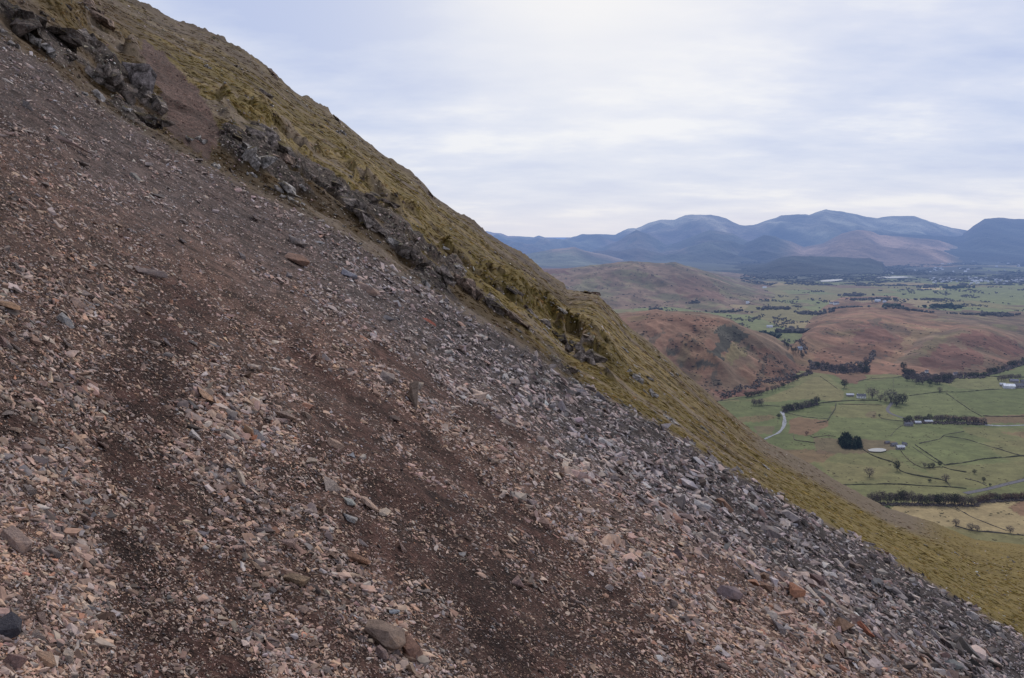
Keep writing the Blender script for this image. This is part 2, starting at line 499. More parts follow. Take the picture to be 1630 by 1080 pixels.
def scatter(name, lib, which, pos, size, n, ang, cols, mat, smooth=False):
    Vs, Fs, Cs = [], [], []; off = 0
    R = frames(n, ang)
    for k, (V, T) in enumerate(lib):
        m = which == k
        if not m.any(): continue
        p = (V[None] * size[m][:, None, :])
        p = np.einsum('nij,nvj->nvi', R[m], p) + pos[m][:, None, :]
        c = np.repeat(cols[m][:, None, :], len(V), 1)
        nn = m.sum()
        f = T[None] + (np.arange(nn) * len(V))[:, None, None] + off
        Vs.append(p.reshape(-1, 3)); Fs.append(f.reshape(-1, 3)); Cs.append(c.reshape(-1, 3)); off += nn * len(V)
    V = np.concatenate(Vs); T = np.concatenate(Fs); C = np.concatenate(Cs)
    me = mesh_np(name, V, T.ravel(), np.full(len(T), 3), mat, C, smooth)
    return link(bpy.data.objects.new(name, me))
# ------------------------------------------------------------------ fell ground sheet
M_FELL = mat_fell(); M_STONE = mat_stone('scree_stone', 40., 9., .004); M_ROCK = mat_stone('loose_rock', 5., 1.6, .05)
M_CRAG = mat_crag(); M_GRASS = mat_vcol('fell_grass')

C_SOIL = np.array([.046, .023, .018]); C_GRAV = np.array([.070, .041, .031]); C_COLD = np.array([.050, .040, .038])  # soil tones, darkened further so gaps between stones read as contact shadow
C_OLIVE = np.array([.122, .087, .026]); C_STRAW = np.array([.205, .148, .062]); C_BROWN = np.array([.056, .034, .016]); C_ROCKY = np.array([.130, .100, .078])

def fell_colour(X, Y, Z):
    Ye = np.maximum(Y, .7)
    px = np.clip(CX + F * X / Ye, -690, 2390); py = HY + F * (EYE - Z) / Ye
    by = np.interp(px, *BND)
    wob = 9 * fbm(px / 22, py / 16, 3, 61)
    isg = sst(-5, 4, (by - py) + wob) * (Y > 10)
    u = band_coords(px, py)
    d = dirt_mask(px, py)
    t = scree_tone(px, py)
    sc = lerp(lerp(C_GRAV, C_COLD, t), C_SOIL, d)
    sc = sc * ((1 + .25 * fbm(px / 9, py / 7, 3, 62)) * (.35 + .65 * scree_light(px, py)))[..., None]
    # grass, streaked down the fall line
    n1 = fbm(X / 14, Y / 4.5, 4, 63); n2 = fbm(X / 3.5, Y / 1.6, 3, 64); n3 = fbm(X / 30, Y / 22, 3, 65)
    g = lerp(C_OLIVE, C_STRAW, sst(-.15, .45, n1 + .4 * n2))
    br = sst(.04, .42, n3 + .5 * n2 + .62 * (1 - np.clip(u * 1.7, 0, 1)) * (1 - sst(880, 1000, px)) - .08)
    g = lerp(g, C_BROWN, br * .85)
    g = lerp(g, C_BROWN * .8, .7 * sst(.12, .42, fbm(X / 5, Y / 2.2, 4, 69)) * (1 - .6 * sst(1150, 1300, px)))
    g = g * (1 + .35 * fbm(X / 2.2, Y / 1.0, 3, 70))[..., None]
    g = lerp(g, C_BROWN * 1.25, .6 * inpoly(px + 14 * n2, py + 14 * n1, [(-80, -60), (175, -20), (235, 70), (262, 200), (140, 165), (0, 70), (-80, 30)]))
    far = sst(1150, 1300, px)
    g = lerp(g, np.array([.165, .124, .040]), far * .6)
    # stony ground: along the skyline and in the band above the scree
    st = np.maximum(sst(.84, 1.0, u + .14 * n1) * (px < 1290) * .55, sst(-.02, .38, n1 * .8 + n2 * .6 - .45 * np.abs(u - .25)) * (1 - far) * .75)
    st = np.maximum(st, .8 * (1 - sst(1440, 1520, px)) * sst(1150, 1230, px) * sst(.62, .8, u))
    # the bare strip between scree and grass
    st = np.maximum(st, (1 - sst(.0, .07, u + .03 * n2)) * .7)
    g = lerp(g, C_ROCKY * (1 + .3 * n2[..., None]), st)
    ch = inpoly(px + 8 * fbm(px / 12, py / 12, 3, 66), py + 8 * fbm(px / 12, py / 12, 3, 67), CHUTE)
    g = np.where(ch[..., None], np.array([.085, .052, .042]) * (1 + .5 * n2[..., None]), g)
    rk = rock_mask(X, Y, px, u) * (Y > 10)
    g = lerp(g, np.array([.120, .094, .080]) * (1 + .75 * fbm(X / .9, Y / 1.6, 3, 68))[..., None], sst(.25, .6, rk))
    c = lerp(sc, g, isg)
    isg = isg * (1 - sst(.3, .7, rk)) * (1 - ch)
    return np.clip(c, .01, 1), isg, np.clip(rk, 0, 1)

nw, ny = 1050, 860
W = np.linspace(-1.08, 1.02, nw); YY = np.exp(np.linspace(math.log(1.2), math.log(1500 + 4), ny)) - 4
Wg, Yg = np.meshgrid(W, YY, indexing='ij')
Xg = Wg * (Yg + 4)
Zg = fell(Xg, Yg)
cf, gf, rf = fell_colour(Xg, Yg, Zg)
Zg = np.maximum(Zg, -60)
o = link(bpy.data.objects.new('fell_slope', grid_mesh('fell_slope', Xg, Yg, Zg, M_FELL, cf, {'Grass': gf, 'Rock': rf})))
tag(o, kind='structure')

# ------------------------------------------------------------------ loose stones of the scree
PAL = {
 'tan':   (.270, .205, .160), 'pink': (.250, .180, .160), 'grey': (.200, .180, .175), 'pale': (.400, .350, .310),
 'cold':  (.165, .170, .190), 'dark': (.085, .075, .078), 'rust': (.200, .105, .068), 'brown': (.140, .095, .078), 'ochre': (.28, .19, .13)}
PK = list(PAL); PV = np.array([PAL[k] for k in PK]); PV = (PV * .72 + PV.mean(1, keepdims=True) * .28) * np.array([1.50, 1.29, 1.14])
W_WARM = np.array([.24, .16, .24, .06, .06, .07, .025, .12, .025]); W_COLD = np.array([.14, .20, .32, .06, .10, .10, .03, .05, .0])
W_DIRT = np.array([.22, .18, .18, .07, .04, .06, .01, .22, .02])

def sample_scree(n, x0, x1, y0, y1):
    px = rng.uniform(x0, x1, n); py = rng.uniform(y0, y1, n)
    b = np.interp(px, *BND)
    m = py > b - 4 + 9 * fbm(px / 22, py / 16, 3, 61)
    return px[m], py[m]

LIB = [hull_stone(s, 8 + s % 3, (1, .38 + .40 * ((s * 7) % 5) / 5, .18 + .26 * ((s * 3) % 7) / 7), .55 + .12 * (s % 4)) for s in range(36)]

def lay(name, n, pxsize, sig, keep, x0=-260, x1=1900, y0=-120, y1=1500, label='', sink=.35, lift=0.):
    px, py = sample_scree(n, x0, x1, y0, y1)
    Y = fell_at(px, py)
    d = dirt_mask(px, py); t = scree_tone(px, py)
    clump = 1.2 * aniso(px, py, 110, 26, 3, 71) + .6 * fbm(px / 16, py / 12, 2, 72); li = scree_light(px, py)
    ok = np.isfinite(Y) & (Y > .9) & (rng.random(len(px)) < keep(px, py, d, t, clump))
    px, py, Y, d, t, clump, li = [a[ok] for a in (px, py, Y, d, t, clump, li)]
    X = (px - CX) / F * Y
    s = pxsize(px, py, d, t, clump) * np.exp(sig * rng.standard_normal(len(px))) * Y / F * .5
    s = np.minimum(s, .35)
    Z = fell(X, Y)
    nrm = normals(X, Y, np.maximum(s, .02))
    nrm = nrm + rng.normal(0, .36, nrm.shape); nrm /= np.linalg.norm(nrm, axis=-1, keepdims=True)
    w = W_WARM[None] * (1 - t[:, None]) + W_COLD[None] * t[:, None]
    w = w * (1 - d[:, None] * .8) + W_DIRT[None] * d[:, None] * .8
    w /= w.sum(1, keepdims=True)
    pick = (rng.random(len(px))[:, None] > np.cumsum(w, 1)).sum(1).clip(0, len(PK) - 1)
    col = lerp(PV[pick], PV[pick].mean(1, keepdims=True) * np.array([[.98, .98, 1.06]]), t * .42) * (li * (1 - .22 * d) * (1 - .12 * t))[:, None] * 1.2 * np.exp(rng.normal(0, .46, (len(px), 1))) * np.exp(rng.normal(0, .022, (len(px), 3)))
    ang = rng.normal(0, .75, len(px))
    size = s[:, None] * rng.uniform(.8, 1.25, (len(px), 3))
    pos = np.stack([X, Y, Z], -1) + nrm * (s * (.42 - sink) + lift)[:, None]
    o = scatter(name, LIB, rng.integers(0, len(LIB), len(px)), pos, size, nrm, ang, np.clip(col * np.minimum(1, .42 / col.max(1, keepdims=True)), .015, .6), M_STONE)
    tag(o, label, kind='stuff')
    print(name, len(px))
    return o

def sz(px, py, d, t, c):
    b = np.interp(px, *BND); dd = py - b
    coarse = sst(760, 1150, px) * (1 - sst(330, 520, dd))
    left_low = sst(420, 700, py) * (1 - sst(200, 620, px))
    s = 7.0 + 2.6 * coarse + 3.0 * left_low + 1.4 * sst(900, 1400, px) - 2.6 * (1 - sst(150, 420, dd)) * (1 - sst(400, 850, px))
    return s * (1 - .4 * d) * np.clip(1 + .5 * c, .55, 1.9)

lay('scree_gravel', 340000, lambda px, py, d, t, c: (.52 + .12 * d) * sz(px, py, d, t, c), .30,
    lambda px, py, d, t, c: np.clip(1 - .3 * d, .05, 1), label='fine gravel of the scree slope')
lay('scree_stones', 210000, sz, .38,
    lambda px, py, d, t, c: np.clip(1.05 + .3 * c - .70 * d, .12, 1), label='loose angular stones covering the scree slope')
lay('scree_rubble', 16000, lambda px, py, d, t, c: 1.9 * sz(px, py, d, t, c), .30,
    lambda px, py, d, t, c: np.clip(.45 + .7 * c - .25 * d + .35 * t, .03, 1), label='larger rubble strewn over the scree slope')

# rubble on the bare ground of the grass slope, the chute and the strip above the scree
def fell_rubble():
    n = 230000; px = rng.uniform(-60, 1720, n); py = rng.uniform(-60, 1080, n)
    b = np.interp(px, *BND); s = np.interp(px, *SKY); m = (py < b + 8) & (py > s + 1); px, py = px[m], py[m]
    Y = fell_at(px, py); ok = np.isfinite(Y); px, py, Y = px[ok], py[ok], Y[ok]; X = (px - CX) / F * Y; Z = fell(X, Y)
    u = band_coords(px, py); rk = rock_mask(X, Y, px, u); ch = inpoly(px, py, CHUTE)
    p = .17 + .6 * (u < .07) + 1.6 * ch + .7 * rk + .35 * (u > .85) * (px < 1290) + .5 * sst(.08, .35, fbm(X / 9, Y / 6, 3, 73)) + .25 * ((px > 1150) & (px < 1420) & (u > .6))
    ok = rng.random(len(px)) < p * .72; X, Y, Z, px, ch, rk = X[ok], Y[ok], Z[ok], px[ok], ch[ok], rk[ok]
    s = rng.uniform(1.2, 3.2, len(X)) * np.exp(.35 * rng.standard_normal(len(X))) * (1 - .2 * ch) * (1 + .7 * rk) * Y / F * .5; s = np.minimum(s, .45)
    nrm = normals(X, Y, .2) + rng.normal(0, .3, (len(X), 3)); nrm /= np.linalg.norm(nrm, axis=-1, keepdims=True)
    base = np.where(ch[:, None], np.array([[.15, .095, .078]]), np.array([[.24, .20, .17]]))
    col = base * (1 - .25 * rk[:, None]) * np.exp(rng.normal(0, .5, (len(X), 1))) * np.exp(rng.normal(0, .06, (len(X), 3)))
    o = scatter('fell_rubble', LIB, rng.integers(0, len(LIB), len(X)), np.stack([X, Y, Z], -1) + nrm * s[:, None] * .15, s[:, None] * rng.uniform(.8, 1.25, (len(X), 3)), nrm, rng.normal(0, .8, len(X)), np.clip(col, .02, .6), M_STONE)
    tag(o, 'small rubble strewn over the grassy fell and the bare chute', kind='stuff'); print('rubble', len(X))
fell_rubble()
# ------------------------------------------------------------------ crags and boulders of the fell
def crag_mesh(name, seed, blocks, aspect, col, sub=2, jag=.07, pile=False):
    """a cluster of jointed, dipping blocks grown together; unit half-width"""
    r = random.Random(seed)
    Vs, Ts, Cs = [], [], []; off = 0
    for k in range(blocks):
        V, T = hull_stone(seed * 31 + k, 10, (1, r.uniform(.4, .8), r.uniform(.3, .65)), r.uniform(.7, .95))
        bm = bmesh.new()
        vs = [bm.verts.new(v) for v in V]
        for t in T: bm.faces.new([vs[i] for i in t])
        bmesh.ops.subdivide_edges(bm, edges=bm.edges[:], cuts=sub, use_grid_fill=True)
        P_ = np.array([v.co[:] for v in bm.verts])
        bm.verts.index_update()
        bmesh.ops.triangulate(bm, faces=bm.faces)
        TT = np.array([[v.index for v in f.verts] for f in bm.faces]); bm.free()
        s = r.uniform(.3, .62) if blocks > 1 else 1.0
        ox = r.uniform(-.62, .62) if blocks > 1 else 0; oy = r.uniform(-.4, .4) if blocks > 1 else 0
        oz = (r.uniform(-.1, .42) * aspect) if blocks > 1 else 0
        P_ = P_ * s
        a = r.uniform(-.5, .5); b = r.uniform(-.35, .35)
        M = (Matrix.Rotation(a, 3, 'Z') @ Matrix.Rotation(b, 3, 'X') @ Matrix.Rotation(r.uniform(-.25, .35), 3, 'Y'))
        P_ = P_ @ np.array(M).T
        P_[:, 2] *= aspect * 1.5 if blocks > 1 else aspect
        P_ += np.array([ox, oy, oz])
        q = P_ * 3.1 + seed
        P_ += (jag * s) * np.stack([fbm(q[:, 0] + q[:, 2], q[:, 1], 3, 1), fbm(q[:, 1] + q[:, 2], q[:, 0], 3, 2), fbm(q[:, 0] - q[:, 1], q[:, 2], 3, 3)], -1)
        Vs.append(P_); Ts.append(TT + off); off += len(P_)
        Cs.append(np.repeat((np.array(col) * r.uniform(.75, 1.25))[None], len(P_), 0))
    V = np.concatenate(Vs); T = np.concatenate(Ts); C = np.concatenate(Cs)
    return mesh_np(name, V, T.ravel(), np.full(len(T), 3), M_CRAG, C)

G1 = (.23, .188, .163); G2 = (.11, .084, .070); G3 = (.37, .335, .31); G4 = (.22, .155, .12)
CRAGS = [ # px, py, width, height (photo pixels), roll deg, colour, blocks, label
 (22, 22, 75, 55, 30, G2, 8, 'dark crag in the top left corner of the slope'),
 (92, 48, 58, 44, 20, G2, 6, 'dark craggy boulder cluster just right of the corner crag'),
 (66, 70, 42, 28, 30, G3, 4, 'pale grey rock beneath the dark corner crags, at the scree edge'),
 (138, 52, 55, 40, 35, G1, 6, 'grey broken rock ledge above the long smooth slab'),
 (150, 18, 60, 30, 35, G4, 6, 'brown rock ledge high up beside the grass at the top of the picture'),
 (166, 118, 58, 66, 35, G1, 9, 'tall dark grey crag left of the long smooth slab'),
 (212, 112, 84, 62, 52, (.23, .195, .185), 3, 'long smooth grey slab dipping between the crag and the brown chute'),
 (232, 152, 46, 46, 25, G1, 6, 'jagged grey crag at the foot of the long smooth slab'),
 (243, 192, 56, 34, 18, G2, 5, 'dark overhanging rock ledge at the left edge of the brown chute'),
 (150, 143, 30, 24, 35, G3, 3, 'small pale rock at the scree edge below the tall dark crag'),
 (395, 243, 50, 50, 30, G3, 7, 'pale whitish crag right of the brown chute'),
 (424, 214, 62, 34, 35, G1, 6, 'grey slabby crag capping the pale crag beside the chute'),
 (438, 240, 44, 26, 30, G4, 4, 'brownish rock behind the pale crag, on its right'),
 (360, 207, 36, 15, 20, G2, 3, 'low dark ledge at the right edge of the brown chute'),
 (458, 306, 48, 26, 38, G3, 5, 'pale broken ledge half way between the pale crag and the rock band'),
 (532, 291, 34, 22, 35, G1, 4, 'grey rock knot on the slope above the rock band'),
 (556, 318, 46, 44, 38, G1, 7, 'upright grey crag at the upper left end of the rock band'),
 (585, 350, 48, 26, 40, G1, 6, 'jointed grey crag in the rock band below the upright one'),
 (612, 322, 52, 17, 32, G2, 4, 'long dark ledge in the grass above the rock band'),
 (627, 383, 34, 22, 35, G3, 4, 'pale rock standing at the lower rim of the rock band'),
 (648, 400, 36, 30, 38, G1, 6, 'cluster of grey blocks in the middle of the rock band'),
 (672, 420, 18, 24, 20, G2, 2, 'thin upright fin of dark rock in the rock band'),
 (706, 391, 24, 14, 30, G3, 2, 'small pale boulder in the grass just above the rock band'),
 (700, 432, 42, 34, 38, G1, 6, 'broad grey crag below the thin fin'),
 (733, 424, 30, 16, 25, G3, 2, 'pale rounded boulder above the broad crag'),
 (742, 452, 56, 38, 38, G4, 7, 'large pinkish grey outcrop right of the broad crag'),
 (778, 476, 56, 36, 40, G1, 7, 'large grey outcrop at the lower right of the rock band'),
 (815, 462, 46, 15, 30, G2, 4, 'long dark ledge above the large lower outcrop'),
 (812, 500, 46, 26, 38, G4, 5, 'brownish outcrop at the lower end of the rock band'),
 (858, 505, 34, 15, 35, G1, 4, 'flat grey outcrop in the grass beyond the rock band'),
 (378, 104, 22, 11, 30, G1, 3, 'small grey outcrop in the grass under the skyline shoulder'),
 (422, 144, 28, 17, 35, G1, 4, 'grey outcrop in the grass below the skyline knuckle'),
 (430, 114, 20, 12, 40, G4, 3, 'knuckle of rock jutting from the skyline'),
 (538, 190, 22, 8, 40, G1, 3, 'low rock rib breaking the skyline above the rock band'),
 (684, 309, 18, 9, 40, G4, 3, 'dark rock step on the skyline half way down the slope'),
 (574, 278, 24, 12, 25, G1, 3, 'grey boulder pair in the open grass above the rock band'),
 (652, 378, 26, 12, 35, G1, 3, 'flat grey boulder above the cluster of grey blocks'),
 (925, 560, 52, 38, 40, G1, 8, 'scattered grey crag by the scree edge below the small knoll'),
 (898, 540, 40, 24, 40, G2, 6, 'dark crag above the scattered grey crag'),
 (1008, 596, 26, 20, 30, G3, 4, 'pale rocks in the grass right of the scattered crag'),
 (1036, 626, 22, 16, 30, G3, 4, 'pale rocks lower down the grass, second cluster past the scattered crag'),
 (1068, 668, 24, 11, 35, G3, 3, 'flat pale rock in the grass at the scree edge'),
 (940, 466, 30, 8, 10, G4, 4, 'rocky crest of the small knoll on the skyline'),
 (1185, 756, 26, 9, 38, G3, 2, 'pale slab lying at the scree edge half way down the right side'),
]
def place_rock(o, px, py, w, h, roll, sink=.25, yaw=0.):
    X, Y, Z = fell_pt(px, py + h * .35)
    s = w * .5 * Y / F * 1.45
    up = np.array([.42, 0, 1.0]); up /= np.linalg.norm(up)
    R = Matrix.Rotation(math.radians(roll), 3, 'Y') @ Matrix.Rotation(yaw, 3, 'Z')
    o.matrix_world = Matrix.Translation((X, Y + s * .3, Z + s * (.30 - sink) * max(h / w, .5))) @ R.to_4x4() @ Matrix.Diagonal((s, s, s, 1))
for i, (px, py, w, h, roll, col, nb, lab) in enumerate(CRAGS):
    asp = max(h / w, .3)
    me = crag_mesh('crag', 100 + i, nb, asp, col)
    o = tag(link(bpy.data.objects.new('crag' if w > 27 else 'rock', me)), lab, 'crag' if w > 27 else 'rock')
    place_rock(o, px, py, w, h, roll, yaw=rng.uniform(-.3, .3))

# ungrouped small boulders half sunk in the grass
bl = [crag_mesh('boulder', 300 + k, 2 + k % 2, .65, (G1, G3, G4, G2)[k % 4], 1, .2) for k in range(8)]
def boulders(n, poly, wmin, wmax, group, label):
    xs = [p[0] for p in poly]; ys = [p[1] for p in poly]; k = 0
    while k < n:
        px = rng.uniform(min(xs), max(xs)); py = rng.uniform(min(ys), max(ys))
        if not inpoly(np.array([px]), np.array([py]), poly)[0]: continue
        if py > np.interp(px, *BND) - 3 or py < np.interp(px, *SKY) + 2: continue
        w = wmin + (wmax - wmin) * rng.random() ** 2.2
        o = tag(link(bpy.data.objects.new('boulder', bl[int(rng.integers(8))])), label, 'boulder', group)
        place_rock(o, px, py, w, w * .55, 34, .3, rng.uniform(-2, 2)); k += 1
boulders(60, [(230, 0), (520, 190), (800, 400), (780, 440), (500, 280), (260, 60)], 5, 13, 'boulders on the upper grass slope', 'small grey boulder in the grass between the skyline and the crags')
boulders(150, [(0, 0), (180, 0), (260, 190), (420, 230), (640, 350), (960, 560), (900, 600), (640, 440), (330, 270), (0, 70)], 6, 20, 'blocks among the crags', 'broken grey block lying among the crags above the scree')
bl = [crag_mesh('boulder', 340 + k, 1, .6, G3, 2, .12) for k in range(8)]
boulders(84, [(860, 470), (960, 480), (1150, 660), (1240, 760), (1180, 750), (880, 600), (800, 500)], 4, 15, 'stones on the grass below the knoll', 'pale weathered stone in the grass below the small knoll')
boulders(52, [(1240, 740), (1630, 880), (1630, 1010), (1500, 930), (1300, 830)], 3, 8, 'stones on the lowest grass', 'small pale stone dotting the lowest grass slope')

# grass: tussocks of bent blades
def tuft(seed, nb=9):
    r = random.Random(seed); V = []; T = []
    for k in range(nb):
        a = r.uniform(0, 6.28); lean = r.uniform(.9, 1.7); h = r.uniform(.2, .55); wd = r.uniform(.10, .17)
        bx, by = r.uniform(-.35, .35), r.uniform(-.35, .35)
        dx, dy = math.cos(a), math.sin(a)
        i = len(V)
        V += [(bx - dy * wd, by + dx * wd, -.15), (bx + dy * wd, by - dx * wd, -.15), (bx + dx * lean * .5 - dy * wd * .6, by + dy * lean * .5 + dx * wd * .6, h * .85), (bx + dx * lean * 1.1 + .8, by + dy * lean * 1.1, h * .35)]
        T += [(i, i + 1, i + 2), (i + 1, i + 3, i + 2)]
    return np.array(V), np.array(T)
TUFTS = [tuft(s) for s in range(12)]
def lay_grass():
    n = 230000
    px = rng.uniform(-60, 1720, n); py = rng.uniform(-60, 1080, n)
    b = np.interp(px, *BND); s = np.interp(px, *SKY)
    m = (py < b + 6 - 9 * fbm(px / 22, py / 16, 3, 61)) & (py > s - 1)
    px, py = px[m], py[m]
    Y = fell_at(px, py); ok = np.isfinite(Y); px, py, Y = px[ok], py[ok], Y[ok]
    X = (px - CX) / F * Y; Z = fell(X, Y)
    c, g, _r = fell_colour(X, Y, Z)
    # grow where the ground is green or straw rather than stony
    green = (c[:, 0] * .5 + c[:, 1] * .9 - c[:, 2] * 2.0)
    ok = rng.random(len(px)) < np.clip(.12 + green * 12, .08, 1) * (1 - .85 * _r)
    ch = inpoly(px, py, CHUTE)
    ok &= ~ch | (rng.random(len(px)) < .05)
    X, Y, Z, c, px = X[ok], Y[ok], Z[ok], c[ok], px[ok]
    s = np.minimum(rng.uniform(1.1, 3.4, len(X)) * Y / F, .42) * (1 + .3 * rng.random(len(X)))
    nrm = normals(X, Y, .3); nrm = nrm * .85 + np.array([0, 0, .15]); nrm /= np.linalg.norm(nrm, axis=-1, keepdims=True)
    col = c * np.exp(rng.normal(0, .36, (len(X), 1))) * np.exp(rng.normal(.0, .05, (len(X), 3))) * 1.22
    o = scatter('fell_grass', TUFTS, rng.integers(0, 12, len(X)), np.stack([X, Y, Z], -1), np.repeat(s[:, None], 3, 1) * np.array([1, 1, .62]), nrm, rng.normal(0, .5, len(X)), np.clip(col, .01, .6), M_GRASS)
    tag(o, 'coarse olive and straw grass on the fell side', kind='stuff')
    print('tufts', len(X))
lay_grass()

# ------------------------------------------------------------------ the larger loose stones, one by one
def stone_mesh(seed, col, flat, rnd=False):
    V, T = hull_stone(seed, 26, flat, .35) if rnd else hull_stone(seed, 9 + seed % 3, flat, .8)
    bm = bmesh.new(); vs = [bm.verts.new(v) for v in V]
    for t in T: bm.faces.new([vs[i] for i in t])
    bmesh.ops.dissolve_limit(bm, angle_limit=.25, verts=bm.verts, edges=bm.edges)
    bmesh.ops.bevel(bm, geom=bm.edges[:], offset=.014, segments=1, affect='EDGES')
    bmesh.ops.triangulate(bm, faces=bm.faces)
    bmesh.ops.subdivide_edges(bm, edges=[e for e in bm.edges if e.calc_length() > .3], cuts=1)
    bmesh.ops.triangulate(bm, faces=bm.faces)
    bm.verts.index_update()
    P_ = np.array([v.co[:] for v in bm.verts]); TT = np.array([[v.index for v in f.verts] for f in bm.faces]); bm.free()
    q = P_ * 2.3 + seed
    P_ += .035 * np.stack([fbm(q[:, 0] + q[:, 2], q[:, 1], 3, 1), fbm(q[:, 1] + q[:, 2], q[:, 0], 3, 2), fbm(q[:, 0] - q[:, 1], q[:, 2], 3, 3)], -1)
    return mesh_np('stone', P_, TT.ravel(), np.full(len(TT), 3), M_ROCK, np.repeat(np.array(col)[None], len(P_), 0))
def put_stone(me, px, py, w, ang, tilt=0., sink=.12, name='stone', sc=(1, 1, 1)):
    X, Y, Z = fell_pt(px, py)
    s = w * .5 * Y / F
    n = normals(np.array([X]), np.array([Y]), max(.05, s))
    R = Matrix(frames(n, np.array([math.radians(ang)]))[0].tolist()) @ Matrix.Rotation(math.radians(tilt), 3, 'Y')
    nn = Vector(n[0])
    o = link(bpy.data.objects.new(name, me))
    o.matrix_world = Matrix.Translation(Vector((X, Y, Z)) + nn * s * (.30 - sink)) @ R.to_4x4() @ Matrix.Diagonal((s * sc[0], s * sc[1], s * sc[2], 1))
    return o
